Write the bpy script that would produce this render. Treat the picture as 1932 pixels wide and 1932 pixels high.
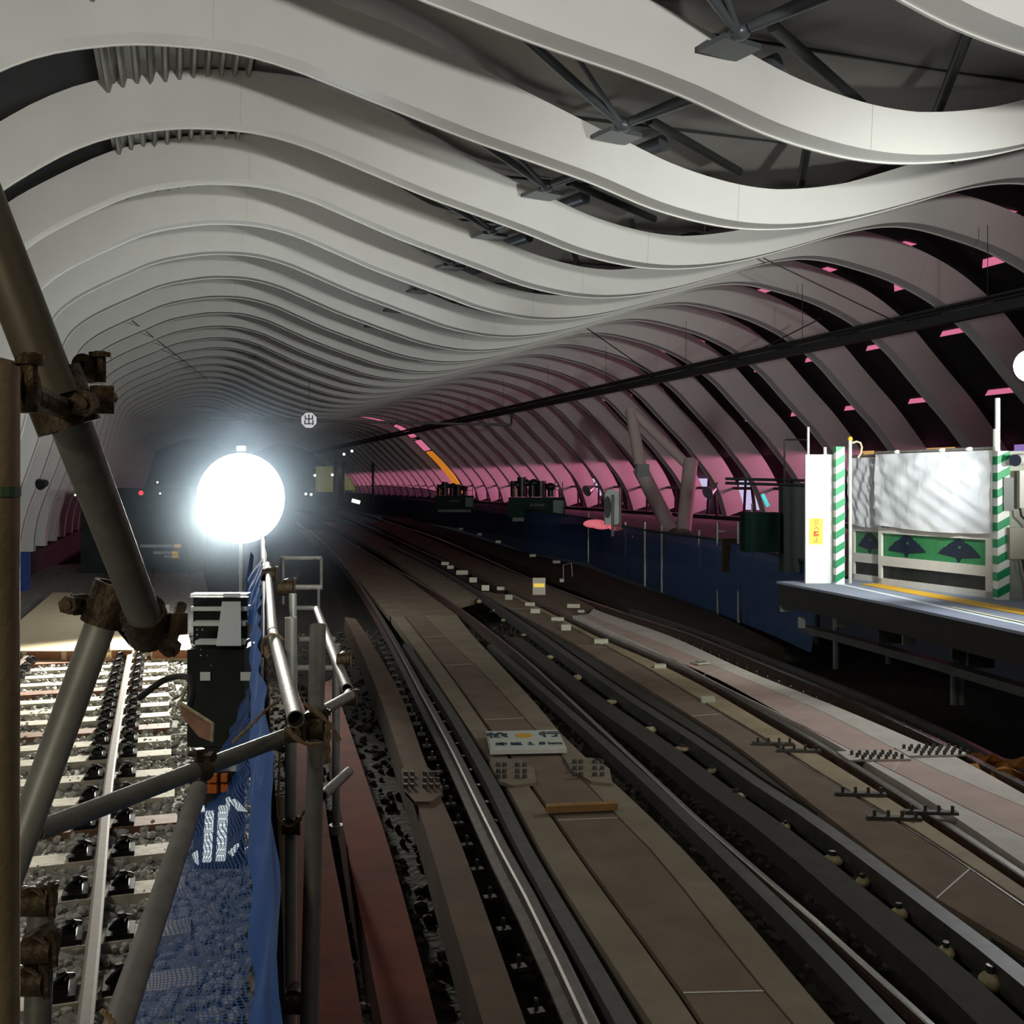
import bpy, math, random
from mathutils import Vector, Matrix
random.seed(7)
C = bpy.context.scene
for o in list(bpy.data.objects): bpy.data.objects.remove(o)
D = bpy.data
col = C.collection
# ------------------------------------------------------------------ camera
# building axes: x = across the station, y = along it, z = up from the rail top
F = 1950.0; HZ = 910.0; CAMZ = 2.2
TA = math.radians(18); SA, CA = math.sin(TA), math.cos(TA)
cam = D.objects.new('camera', D.cameras.new('camera')); col.objects.link(cam)
cam.location = (0, 0, CAMZ); cam.rotation_euler = (math.pi/2, 0, -TA)
cam.data.sensor_width = 36; cam.data.sensor_fit = 'HORIZONTAL'
cam.data.lens = F*36/1932; cam.data.shift_y = -56/1932
cam.data.clip_start = 0.02; cam.data.clip_end = 600
C.camera = cam
# ------------------------------------------------------------------ world, view
w = D.worlds.new('night'); C.world = w; w.use_nodes = True
w.node_tree.nodes['Background'].inputs[0].default_value = (0.55, 0.6, 0.75, 1)
w.node_tree.nodes['Background'].inputs[1].default_value = 0.012
C.view_settings.view_transform = 'Standard'; C.view_settings.look = 'None'
C.view_settings.gamma = 1; C.view_settings.use_curve_mapping = False
C.view_settings.exposure = 0.0
# ------------------------------------------------------------------ lamps of the place and added fills
def light(name, kind, loc, target, power, color=(1,1,1), size=1.0, size_y=None, spot=None, blend=.5):
    l = D.lights.new(name, kind); l.energy = power; l.color = color
    if kind == 'AREA':
        l.size = size
        if size_y: l.shape = 'RECTANGLE'; l.size_y = size_y
    else: l.shadow_soft_size = size
    if kind == 'SPOT': l.spot_size = math.radians(spot); l.spot_blend = blend
    o = D.objects.new(name, l); col.objects.link(o); o.location = loc
    if target is not None:
        o.rotation_euler = (Vector(target)-Vector(loc)).to_track_quat('-Z', 'Y').to_euler()
    return o
# roof rib spots: one behind the camera, the other added unseen to even falloff
light('unseen_rib_spot', 'SPOT', (3.0, -3.6, 2.9), (3.0, 11, 8.3), 3600, (1, .985, .93), .25, spot=76, blend=.6)
light('unseen_rib_spot', 'SPOT', (7.8, 3.0, 2.5), (4.6, 28, 7.4), 2000, (.97, 1, .93), .25, spot=52, blend=.9)
# big round floodlight beside the left track (its own light)
light('round_floodlight_beam', 'SPOT', (1.0, 16.6, 2.0), (-3.3, 8.2, -.4), 9500, (1, .99, .88), .5, spot=68, blend=.45)
light('round_floodlight_glow', 'POINT', (1.0, 17.5, 2.15), None, 55, (.85, .94, 1), .4)
# floodlight out of the frame on the right platform
light('platform_floodlight', 'SPOT', (6.9, 7.7, 2.9), (7.2, 10.9, 1.6), 360, (.95, 1, .97), .12, spot=90, blend=.7)
light('edge_floodlight', 'SPOT', (7.3, 7.2, 3.3), (5.0, 6.6, 0), 230, (.92, .97, 1), .1, spot=100, blend=.7)
# unseen fills added out of frame to brighten the tracks and scaffold poles
light('track_fill', 'AREA', (3.5, -2.0, 5.2), (4.5, 9, 0), 12, (1, .93, .78), 1.2)
light('left_track_fill', 'AREA', (-2.6, 4.6, 4.6), (-.9, 6.2, 0), 52, (1, .97, .88), .8)  # fill added for the near left ballast and net
light('scaffold_fill', 'POINT', (-1.5, -1.0, 2.9), None, 60, (1, .86, .66), .2)
light('scaffold_fill', 'POINT', (-1.2, .3, 1.2), None, 11, (1, .95, .82), .1)  # small fill added for the pale leaning pole
# pink advertising light from outside the right hand openings
pk_ = light('pink_street_light', 'AREA', (21.5, 60, 3.1), (0, 60, 2.4), 2900, (1, .26, .48), 84, 1.1)
# ------------------------------------------------------------------ pixel helpers (photo 1932 px, y down)
def b2w(X, Y, z): return Vector((X*CA+Y*SA, -X*SA+Y*CA, z))
def P(x, y, Y): return b2w((x-966)/F*Y, Y, CAMZ+(HZ-y)/F*Y)
def G(x, y, z=0.0):
    Y = (CAMZ-z)*F/(y-HZ); return b2w((x-966)/F*Y, Y, z)
def LAT(x, y, lat):
    r = (x-966)/F; return P(x, y, lat/(CA*r+SA))
# ------------------------------------------------------------------ materials
def mat(name, colr, rough=.6, metal=0, nscale=0, namt=.3, col2=None, bump=0, bscale=None, emit=None, estr=0, spec=.4, stretch=None):
    m = D.materials.new(name); m.use_nodes = True
    nt = m.node_tree; b = nt.nodes['Principled BSDF']
    b.inputs['Base Color'].default_value = (*colr, 1); b.inputs['Roughness'].default_value = rough
    b.inputs['Metallic'].default_value = metal; b.inputs['Specular IOR Level'].default_value = spec
    if nscale or bump:
        tc = nt.nodes.new('ShaderNodeTexCoord'); mp = nt.nodes.new('ShaderNodeMapping')
        nt.links.new(tc.outputs['Object'], mp.inputs[0])
        if stretch: mp.inputs['Scale'].default_value = stretch
    if nscale:
        n = nt.nodes.new('ShaderNodeTexNoise'); n.inputs['Scale'].default_value = nscale
        n.inputs['Detail'].default_value = 6; n.inputs['Roughness'].default_value = .65
        nt.links.new(mp.outputs[0], n.inputs['Vector'])
        r = nt.nodes.new('ShaderNodeValToRGB'); r.color_ramp.elements[0].position = .32; r.color_ramp.elements[1].position = .68
        c2 = col2 if col2 else tuple(c*(1-namt) for c in colr)
        r.color_ramp.elements[0].color = (*c2, 1); r.color_ramp.elements[1].color = (*colr, 1)
        nt.links.new(n.outputs['Fac'], r.inputs[0]); nt.links.new(r.outputs[0], b.inputs['Base Color'])
    if bump:
        n2 = nt.nodes.new('ShaderNodeTexNoise'); n2.inputs['Scale'].default_value = bscale or nscale or 20
        n2.inputs['Detail'].default_value = 5
        nt.links.new(mp.outputs[0], n2.inputs['Vector'])
        bp = nt.nodes.new('ShaderNodeBump'); bp.inputs['Strength'].default_value = bump; bp.inputs['Distance'].default_value = .03
        nt.links.new(n2.outputs['Fac'], bp.inputs['Height']); nt.links.new(bp.outputs[0], b.inputs['Normal'])
    if emit:
        b.inputs['Emission Color'].default_value = (*emit, 1); b.inputs['Emission Strength'].default_value = estr
    return m
M = {}
M['rib'] = mat('white_rib_paint', (.72, .72, .69), .38, nscale=1.5, namt=.06)
M['deck'] = mat('corrugated_deck', (.22, .22, .21), .6)
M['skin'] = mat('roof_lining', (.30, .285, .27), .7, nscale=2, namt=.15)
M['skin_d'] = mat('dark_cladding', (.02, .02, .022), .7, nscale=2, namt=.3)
M['truss'] = mat('truss_steel', (.10, .115, .125), .35, .3)
M['beamd'] = mat('dark_beam_steel', (.022, .026, .024), .5)
M['galv'] = mat('galvanised_steel', (.24, .235, .21), .58, .4, nscale=14, namt=.35, bump=.08, bscale=60)
M['galvb'] = mat('stained_scaffold_tube', (.40, .31, .19), .6, .15, nscale=9, col2=(.25, .19, .11), bump=.1, bscale=60)
M['galvl'] = mat('pale_scaffold_tube', (.45, .46, .42), .45, .4, nscale=11, namt=.25)
M['clamp'] = mat('clamp_steel', (.12, .085, .045), .5, .5, nscale=30, col2=(.04, .028, .018), bump=.3, bscale=60)
M['rust'] = mat('rail_rust', (.10, .055, .038), .75, .1, nscale=10, namt=.5, bump=.15)
M['railtop'] = mat('polished_rail', (.62, .60, .56), .22, .95, nscale=20, namt=.15)
M['raildull'] = mat('dull_rail_head', (.24, .22, .20), .4, .8, nscale=12, namt=.3)
M['guard'] = mat('guard_rail_steel', (.13, .125, .115), .5, .6, nscale=10, namt=.35)
M['floor'] = mat('dark_track_bed', (.055, .047, .036), .95, nscale=7, namt=.6, bump=.8, bscale=18)
M['stone'] = mat('ballast_stone', (.48, .47, .42), .95, spec=.15, nscale=3, col2=(.28, .27, .24))
M['stoned'] = mat('dirty_ballast_stone', (.13, .115, .09), .95, nscale=3, namt=.5)
M['conc'] = mat('sleeper_concrete', (.56, .51, .40), .85, nscale=6, col2=(.38, .34, .26), bump=.15, bscale=30)
M['sleepb'] = mat('brown_sleeper', (.24, .12, .07), .8, nscale=6, namt=.4, bump=.2)
M['black'] = mat('black_rubber', (.012, .012, .012), .5)
M['blackm'] = mat('black_metal', (.03, .034, .033), .35, .5, nscale=8, namt=.4)
M['wood'] = mat('pale_timber', (.60, .50, .33), .75, nscale=4, col2=(.45, .36, .22), stretch=(1, 6, 1), bump=.1)
M['woodend'] = mat('timber_end_brown', (.26, .10, .045), .8, nscale=10, namt=.3)
M['redplate'] = mat('red_primer_steel', (.21, .058, .036), .9, .0, spec=.06, nscale=2.2, col2=(.11, .04, .032), bump=.06, bscale=30)
M['tanplate'] = mat('tan_steel_plate', (.27, .225, .16), .9, 0, spec=.06, nscale=2.5, col2=(.20, .165, .12), bump=.05, bscale=25)
M['brnplate'] = mat('brown_board', (.215, .165, .12), .9, spec=.06, nscale=2.5, col2=(.16, .12, .09), bump=.05, bscale=25)
M['tanbright'] = mat('pale_walk_board', (.62, .56, .48), .75, nscale=3, col2=(.48, .43, .37))
M['pinkbright'] = mat('pink_walk_board', (.52, .38, .32), .75, nscale=3, col2=(.42, .31, .26))
M['ochre'] = mat('ochre_duct_cover', (.36, .29, .17), .75, nscale=3, col2=(.26, .19, .12))
M['orange'] = mat('orange_timber', (.36, .19, .06), .8, nscale=10, namt=.35)
M['white'] = mat('white_board', (.82, .84, .80), .45)
M['whitep'] = mat('white_frame_paint', (.62, .60, .55), .5, nscale=8, namt=.15)
M['green'] = mat('green_panel', (.03, .22, .07), .45, nscale=3, namt=.3)
M['greens'] = mat('green_stripe', (.0, .26, .09), .45)
M['navy'] = mat('tree_silhouette_navy', (.006, .012, .03), .5)
M['yellow'] = mat('tactile_yellow', (.85, .47, .04), .6)
M['yellowp'] = mat('yellow_paper', (.95, .80, .10), .6)
M['red'] = mat('red_ink', (.75, .03, .02), .6)
M['ink'] = mat('dark_ink', (.03, .035, .06), .6)
M['platg'] = mat('platform_grey_blue', (.30, .33, .42), .7, nscale=6, namt=.12)
M['platw'] = mat('platform_white_line', (.78, .84, .86), .6)
M['platd'] = mat('platform_dark_grey', (.10, .10, .10), .8, nscale=8, namt=.3)
M['under'] = mat('under_platform_steel', (.10, .10, .095), .7, .2, nscale=4, namt=.5)
M['undl'] = mat('pale_plate', (.28, .30, .29), .6)
M['net'] = None
M['rope'] = mat('hemp_rope', (.42, .30, .17), .9, nscale=60, namt=.5, bump=.5, bscale=150)
M['cord'] = mat('grey_cord', (.35, .36, .33), .8, nscale=80, namt=.6)
M['blue'] = mat('blue_sheet', (.02, .09, .33), .65, nscale=6, namt=.4)
M['ngreen'] = mat('dark_green_machine', (.005, .032, .024), .6, spec=.1, nscale=6, namt=.3)
M['lgreen'] = mat('teal_machine_panel', (.015, .08, .07), .4)
M['orangem'] = mat('orange_reflector', (.75, .17, .02), .35)
M['tarp'] = mat('orange_tarp', (.42, .17, .02), .7, nscale=6, namt=.5, bump=.6, bscale=12)
M['silver'] = mat('silver_foil', (.8, .8, .82), .25, .9, bump=.4, bscale=30)
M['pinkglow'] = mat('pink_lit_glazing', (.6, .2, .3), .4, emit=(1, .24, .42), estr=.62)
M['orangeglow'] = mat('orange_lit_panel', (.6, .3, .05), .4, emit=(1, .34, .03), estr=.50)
M['winglow'] = mat('lit_window', (.6, .6, .8), .4, emit=(.72, .66, 1), estr=.75)
M['winwarm'] = mat('warm_lit_window', (.6, .5, .3), .4, emit=(1, .55, .18), estr=.6)
M['winviolet'] = mat('violet_lit_window', (.5, .4, .7), .4, emit=(.45, .30, .8), estr=.55)
M['hoard'] = mat('far_lit_hoarding', (.5, .5, .3), .6, nscale=3, namt=.5, stretch=(3, 3, .4), emit=(.45, .45, .12), estr=.16)
M['lamp'] = mat('lamp_globe', (1, 1, 1), .4, emit=(.93, .98, 1), estr=11)
M['cyan'] = mat('cyan_reflection_glow', (0, .5, .6), .4, emit=(.03, .8, .9), estr=.45)  # emission stands in for a cyan reflection on the enclosure
M['redglow'] = mat('red_lamp_glow', (.6, 0, 0), .4, emit=(1, .05, .08), estr=.9)
M['tube'] = mat('lit_tube', (1, 1, 1), .4, emit=(.9, 1, .95), estr=1.1)
M['greyr'] = mat('railway_grey', (.20, .21, .20), .6)
M['pinkc'] = mat('pale_column_paint', (.50, .42, .40), .5)
M['insul'] = mat('cream_insulator', (.50, .43, .24), .6, nscale=14, namt=.55)
M['mark'] = mat('reflector_white', (.50, .50, .38), .4)
# plastic film
m = mat('clear_plastic_film', (.62, .63, .66), .22, bump=.75, bscale=5, spec=.7, stretch=(1, 1, .35)); M['film'] = m
# mesh net: woven strands with holes
def netmat(name, colr, sx, hole, gap=.62):
    m = D.materials.new(name); m.use_nodes = True; nt = m.node_tree; b = nt.nodes['Principled BSDF']
    b.inputs['Base Color'].default_value = (*colr, 1); b.inputs['Roughness'].default_value = .6
    uv = nt.nodes.new('ShaderNodeUVMap'); sp = nt.nodes.new('ShaderNodeSeparateXYZ'); nt.links.new(uv.outputs[0], sp.inputs[0])
    outs = []
    for k in (0, 1):
        a = nt.nodes.new('ShaderNodeMath'); a.operation = 'MULTIPLY'; a.inputs[1].default_value = sx*(1 if k == 0 else .62)
        nt.links.new(sp.outputs[k], a.inputs[0])
        f = nt.nodes.new('ShaderNodeMath'); f.operation = 'FRACT'; nt.links.new(a.outputs[0], f.inputs[0])
        g = nt.nodes.new('ShaderNodeMath'); g.operation = 'LESS_THAN'; g.inputs[1].default_value = gap; nt.links.new(f.outputs[0], g.inputs[0]); outs.append(g)
    mu = nt.nodes.new('ShaderNodeMath'); mu.operation = 'MULTIPLY'; nt.links.new(outs[0].outputs[0], mu.inputs[0]); nt.links.new(outs[1].outputs[0], mu.inputs[1])
    m2 = nt.nodes.new('ShaderNodeMath'); m2.operation = 'MULTIPLY'; m2.inputs[1].default_value = hole; nt.links.new(mu.outputs[0], m2.inputs[0])
    tr = nt.nodes.new('ShaderNodeBsdfTransparent'); mx = nt.nodes.new('ShaderNodeMixShader')
    nt.links.new(m2.outputs[0], mx.inputs[0]); nt.links.new(b.outputs[0], mx.inputs[1]); nt.links.new(tr.outputs[0], mx.inputs[2])
    nt.links.new(mx.outputs[0], nt.nodes['Material Output'].inputs['Surface'])
    return m
M['net'] = netmat('blue_mesh_net', (.015, .10, .38), 60, 1.0, .72)
M['netd'] = netmat('dark_blue_barrier_net', (.022, .06, .15), 40, .55, .55)
M['netb'] = netmat('folded_blue_net', (.015, .13, .52), 60, .2, .4)
# ------------------------------------------------------------------ mesh builder
class MB:
    def __init__(s): s.v = []; s.f = []; s.uv = None
    def box(s, c, size, rot=0, M3=None):
        b = len(s.v); sx, sy, sz = [k/2 for k in size]; cr, sr = math.cos(rot), math.sin(rot)
        for dz in (-sz, sz):
            for dx, dy in ((-sx, -sy), (sx, -sy), (sx, sy), (-sx, sy)):
                if M3: p = M3 @ Vector((dx, dy, dz)); s.v.append((c[0]+p.x, c[1]+p.y, c[2]+p.z))
                else: s.v.append((c[0]+dx*cr-dy*sr, c[1]+dx*sr+dy*cr, c[2]+dz))
        s.f += [tuple(b+k for k in q) for q in ((3, 2, 1, 0), (4, 5, 6, 7), (0, 1, 5, 4), (1, 2, 6, 5), (2, 3, 7, 6), (3, 0, 4, 7))]
        return s
    def tube(s, pts, r, n=12, caps=True, r2=None):
        pts = [Vector(p) for p in pts]; b = len(s.v); N = len(pts); up = None
        for i, p in enumerate(pts):
            d = (pts[min(i+1, N-1)]-pts[max(i-1, 0)]).normalized()
            if up is None: up = d.orthogonal().normalized()
            else: up = (up-d*up.dot(d)).normalized()
            sd = d.cross(up); rr = r if r2 is None else r+(r2-r)*i/(N-1)
            for k in range(n):
                a = 2*math.pi*k/n; q = p+up*math.cos(a)*rr+sd*math.sin(a)*rr; s.v.append(tuple(q))
        for i in range(N-1):
            for k in range(n):
                k2 = (k+1) % n; s.f.append((b+i*n+k, b+i*n+k2, b+(i+1)*n+k2, b+(i+1)*n+k))
        if caps: s.f.append(tuple(b+k for k in range(n-1, -1, -1))); s.f.append(tuple(b+(N-1)*n+k for k in range(n)))
        return s
    def pipe(s, p0, p1, r, t=.0035, n=20):           # hollow tube with open ends
        p0, p1 = Vector(p0), Vector(p1); d = (p1-p0).normalized(); up = d.orthogonal().normalized(); sd = d.cross(up); b = len(s.v)
        for p, rr in ((p0, r), (p1, r), (p1, r-t), (p0, r-t)):
            for k in range(n):
                a = 2*math.pi*k/n; s.v.append(tuple(p+up*math.cos(a)*rr+sd*math.sin(a)*rr))
        for j in range(4):
            for k in range(n):
                k2 = (k+1) % n; j2 = (j+1) % 4; s.f.append((b+j*n+k, b+j*n+k2, b+j2*n+k2, b+j2*n+k))
        return s
    def sweep(s, path, prof, closed=True, caps=True):  # path: list of (point, side vector, up vector); prof: (a, b)
        b = len(s.v); n = len(prof)
        for p, sv, uv in path:
            for a, c in prof: s.v.append(tuple(p+sv*a+uv*c))
        for i in range(len(path)-1):
            for k in range(n if closed else n-1):
                k2 = (k+1) % n; s.f.append((b+i*n+k, b+i*n+k2, b+(i+1)*n+k2, b+(i+1)*n+k))
        if caps and closed: s.f.append(tuple(b+k for k in range(n-1, -1, -1))); s.f.append(tuple(b+(len(path)-1)*n+k for k in range(n)))
        return s
    def sphere(s, c, r, n=16, m=10, sc=(1, 1, 1)):
        b = len(s.v); s.v.append((c[0], c[1], c[2]-r*sc[2]))
        for i in range(1, m):
            t = -math.pi/2+math.pi*i/m
            for k in range(n):
                a = 2*math.pi*k/n; s.v.append((c[0]+r*sc[0]*math.cos(t)*math.cos(a), c[1]+r*sc[1]*math.cos(t)*math.sin(a), c[2]+r*sc[2]*math.sin(t)))
        s.v.append((c[0], c[1], c[2]+r*sc[2])); top = len(s.v)-1
        for k in range(n):
            k2 = (k+1) % n; s.f.append((b, b+1+k2, b+1+k)); s.f.append((top, b+1+(m-2)*n+k, b+1+(m-2)*n+k2))
            for i in range(m-2): s.f.append((b+1+i*n+k, b+1+i*n+k2, b+1+(i+1)*n+k2, b+1+(i+1)*n+k))
        return s
    def prism(s, poly, o, ax, ay, az, d):            # polygon (a,b) in axes ax, ay from o, thickness d along az
        b = len(s.v); n = len(poly); o = Vector(o)
        for k in (0, d):
            for p, q in poly: s.v.append(tuple(o+ax*p+ay*q+az*k))
        s.f.append(tuple(range(b+n-1, b-1, -1))); s.f.append(tuple(range(b+n, b+2*n)))
        for i in range(n): j = (i+1) % n; s.f.append((b+i, b+j, b+n+j, b+n+i))
        return s
    def strip(s, L, R, th):                           # flat plate between two point lists, top at given z
        b = len(s.v); n = len(L)
        for i in range(n):
            for q in (L[i], R[i]): s.v.append(tuple(q))
            for q in (R[i], L[i]): s.v.append((q[0], q[1], q[2]-th))
        for i in range(n-1):
            for k in range(4):
                k2 = (k+1) % 4; s.f.append((b+4*i+k, b+4*i+k2, b+4*i+4+k2, b+4*i+4+k))
        s.f.append((b+3, b+2, b+1, b)); e = b+4*(n-1); s.f.append((e, e+1, e+2, e+3))
        return s
    def build(s, name, m, parent=None, smooth=False, kind=None, uv=None):
        me = D.meshes.new(name); me.from_pydata(s.v, [], s.f); me.update()
        me.materials.append(m)
        if smooth:
            me.polygons.foreach_set('use_smooth', [True]*len(me.polygons))
            try: me.set_sharp_from_angle(angle=math.radians(40))
            except Exception: pass
        o = D.objects.new(name, me); col.objects.link(o)
        if parent: o.parent = parent
        if kind: o['kind'] = kind
        return o
def tag(o, label, cat, group=None):
    o['label'] = label; o['category'] = cat
    if group: o['group'] = group
    return o
def thing(name, label, cat, loc=(0, 0, 0), rotz=0, group=None):
    o = D.objects.new(name, None); col.objects.link(o); o.location = loc; o.rotation_euler = (0, 0, rotz); o.empty_display_size = .1
    return tag(o, label, cat, group)
def dup(root, loc=None, rotz=None, label=None, scale=None):
    r = root.copy(); col.objects.link(r)
    if loc is not None: r.location = loc
    if rotz is not None: r.rotation_euler = (0, 0, rotz)
    if scale: r.scale = scale
    if label: r['label'] = label
    for ch in list(root.children):
        c = ch.copy(); col.objects.link(c); c.parent = r
        for g in list(ch.children):
            q = g.copy(); col.objects.link(q); q.parent = c
    return r
ONES = ['zeroth','first','second','third','fourth','fifth','sixth','seventh','eighth','ninth','tenth','eleventh','twelfth','thirteenth','fourteenth','fifteenth','sixteenth','seventeenth','eighteenth','nineteenth']
TENS = {2: 'twent', 3: 'thirt', 4: 'fort', 5: 'fift', 6: 'sixt'}
def nth(n):
    if n < 20: return ONES[n]
    t, u = divmod(n, 10)
    return TENS[t]+'ieth' if u == 0 else TENS[t]+'y-'+ONES[u]
def spline(pts, per=8):                               # Catmull-Rom through points (tuples of any length)
    out = []; n = len(pts)
    for i in range(n-1):
        p0, p1, p2, p3 = pts[max(i-1, 0)], pts[i], pts[i+1], pts[min(i+2, n-1)]
        for k in range(per):
            t = k/per
            out.append(tuple(.5*((2*b)+(-a+c)*t+(2*a-5*b+4*c-d)*t*t+(-a+3*b-3*c+d)*t**3) for a, b, c, d in zip(p0, p1, p2, p3)))
    out.append(tuple(pts[-1])); return out
def gpath(px, z, per=6): return [G(x, y, z) for x, y in spline([(float(a), float(b)) for a, b in px], per)]
def resamp(pts, n):
    L = [0]
    for a, b in zip(pts, pts[1:]): L.append(L[-1]+(b-a).length)
    out = []; j = 0
    for i in range(n):
        t = L[-1]*i/(n-1)
        while j < len(L)-2 and L[j+1] < t: j += 1
        k = (t-L[j])/max(L[j+1]-L[j], 1e-9); out.append(pts[j].lerp(pts[j+1], min(max(k, 0), 1)))
    return out
def frames(pts):
    out = []
    for i, p in enumerate(pts):
        d = (pts[min(i+1, len(pts)-1)]-pts[max(i-1, 0)]); d.z = 0; d.normalize()
        out.append((p, Vector((d.y, -d.x, 0)), Vector((0, 0, 1))))
    return out
def extend(pts, a=0, b=0):                            # straight run-on before the first / after the last point
    pts = list(pts)
    if a: d = (pts[0]-pts[1]).normalized(); pts.insert(0, pts[0]+d*a)
    if b: d = (pts[-1]-pts[-2]).normalized(); pts.append(pts[-1]+d*b)
    return pts
CAMDIR = Vector((SA, CA, 0)); CAMR = Vector((CA, -SA, 0)); UP = Vector((0, 0, 1))
def clean(me): pass
# ================================================================== STRUCTURE
# floor
mb = MB(); NX, NY = 60, 160
for j in range(NY+1):
    for i in range(NX+1):
        x = -5+i*(15.5)/NX; y = -6+j*(104)/NY
        mb.v.append((x, y, -.46+random.uniform(-.015, .015)))
for j in range(NY):
    for i in range(NX):
        a = j*(NX+1)+i; mb.f.append((a, a+1, a+NX+2, a+NX+1))
mb.build('floor', M['floor'], kind='structure', smooth=True)
# rib line: lower front edge, (across, height)
RIB = [(-3.42, .45), (-3.38, 1.0), (-3.22, 1.7), (-3.0, 2.4), (-2.76, 3.3), (-2.6, 4.2), (-2.38, 5.1), (-2.1, 5.55), (-1.6, 5.95), (-.8, 6.42), (0, 6.65), (.6, 6.72), (1.2, 6.71), (1.8, 6.59), (2.5, 6.36), (3.3, 6.09), (4.0, 5.89), (4.7, 5.69), (5.4, 5.48), (6.1, 5.36), (6.7, 5.33), (7.3, 5.38), (7.9, 5.49), (8.5, 5.65), (9.2, 5.87), (9.9, 6.09), (10.6, 6.24), (11.2, 6.26), (11.9, 6.16), (12.7, 5.98), (13.5, 5.68), (14.1, 5.34), (14.6, 4.98), (15.1, 4.5), (15.6, 4.02), (16.1, 3.55), (16.6, 3.0), (17.1, 2.4), (17.45, 1.8), (17.7, 1.05)]
RH = [(-5, .55), (-2, .56), (0, .62), (2, .76), (3, .70), (4.5, .52), (6, .46), (7, .42), (8, .42), (10, .5), (12, .64), (14, .70), (20, .70)]
def interp(t, x):
    for (a, b), (c, d) in zip(t, t[1:]):
        if x <= c: return b+(d-b)*max(0, (x-a))/(c-a)
    return t[-1][1]
rp = spline(RIB, 4)
def rnorm(i):
    a, b = rp[max(i-1, 0)], rp[min(i+1, len(rp)-1)]; d = Vector((b[0]-a[0], b[1]-a[1])).normalized()
    return Vector((-d.y, d.x))
SHIFT = [(-1, -.75), (1, -.6), (2, -.15), (3, .15), (4, .28), (7, .5), (11, .75), (44, .9)]
RIBB = list(rp)
def rib_mesh(i_=0):
    sh_ = interp(SHIFT, i_); rp[:] = [(x+sh_*interp([(-3.3, 0), (-2.2, .35), (-1.2, .9), (0, 1), (2, .8), (4.5, 0), (30, 0)], x), z) for x, z in RIBB]
    if i_ <= 0: rp[:] = [(x, z+.09*interp([(2, 0), (4, 1), (8.5, 1), (11, 0), (30, 0)], x)) for x, z in rp]
    mb = MB(); n = len(rp); q = []
    for i in range(n):
        x, z = rp[i]; nn = rnorm(i); h = interp(RH, x)
        # section: lower front, lip, underside, back lip, back top, front top
        for yy, k in ((0, 0), (.27, 0), (.27, -.014), (.295, -.014), (.295, h), (0, h)):
            mb.v.append((x+nn.x*k, yy, z+nn.y*k))
    for i in range(n-1):
        for k in range(6):
            k2 = (k+1) % 6; mb.f.append((6*i+k, 6*i+6+k, 6*i+6+k2, 6*i+k2))
    mb.f.append(tuple(range(6))); mb.f.append(tuple(6*(n-1)+k for k in range(5, -1, -1)))
    return mb
RIB0 = 13.46-5.0
def joint_mesh(i):                                    # thin joint between two cladding sheets
    x, z = rp[i]; nn = rnorm(i); h = interp(RH, x); tx = Vector((nn.y, 0, -nn.x)); o = Vector((x, -.003, z))
    return MB().prism([(0, 0), (.008, 0), (.008, h), (0, h)], o, tx, Vector((nn.x, 0, nn.y)), Vector((0, 1, 0)), .004)
M['joint'] = mat('panel_joint', (.55, .55, .52), .6)
for i in range(-1, 43):
    if i == 23: continue
    rb_ = rib_mesh(i).build('roof_rib', M['rib'], smooth=True); rb_.location = (0, RIB0+2.5*i, 0)
    tag(rb_, 'white arched roof rib, %s counting from the nearest at the top right' % nth(i+2), 'roof rib', 'white arched roof ribs')
    if i < 12:
        for j in (46, 78, 118): joint_mesh(j).build('panel_joint', M['joint'], rb_)
rp[:] = RIBB
# roof lining above the wave, dark cladding right and left
SKIN_M = [(.95, 7.50), (1.8, 7.46), (2.6, 7.22), (3.3, 6.92), (4.2, 6.6), (6, 6.52), (8.5, 6.52), (9.6, 6.8), (10.8, 7.3)]
SKIN_R = [(10.8, 7.3), (11.8, 7.3), (12.7, 7.15), (13.6, 6.75), (14.5, 6.2), (15.3, 5.6), (16.1, 4.85), (16.8, 4.1), (17.4, 3.45), (17.75, 3.05)]
SKIN_L = [(-4.7, -.5), (-4.7, 2.0), (-4.4, 4.2), (-3.6, 5.9), (-2.4, 7.1), (-.9, 7.8), (.95, 7.75)]
def skin(pts, name, m, y0=-22, y1=118, step=2.5, groove=False):
    mb = MB(); sp = spline(pts, 4)
    n = len(sp); cs = []
    for i in range(n):
        a, b = sp[max(i-1, 0)], sp[min(i+1, n-1)]; d = Vector((b[0]-a[0], b[1]-a[1])).normalized(); cs.append(Vector((-d.y, d.x)))
    path_y = (y0, y1)
    for y in path_y:
        for k in (0, .12):
            for i in range(n): mb.v.append((sp[i][0]+cs[i].x*k, y, sp[i][1]+cs[i].y*k))
    for i in range(n-1):
        mb.f.append((i, i+1, 2*n+i+1, 2*n+i)); mb.f.append((n+i+1, n+i, 3*n+i, 3*n+i+1))
        mb.f.append((i+1, i, n+i, n+i+1)); mb.f.append((2*n+i, 2*n+i+1, 3*n+i+1, 3*n+i))
    mb.f.append((0, 2*n, 3*n, n)); mb.f.append((n-1, 2*n-1, 4*n-1, 3*n-1))
    return mb.build(name, m, kind='structure', smooth=True)
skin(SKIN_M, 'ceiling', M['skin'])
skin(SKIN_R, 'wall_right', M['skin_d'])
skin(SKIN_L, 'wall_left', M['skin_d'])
# seams of the lining
mb = MB()
for k in range(-1, 40): mb.box((6.4, RIB0+2.5*k+.40, 6.50), (4.6, .03, .03))
mb.build('trim_1', M['beamd'], kind='structure')
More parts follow.
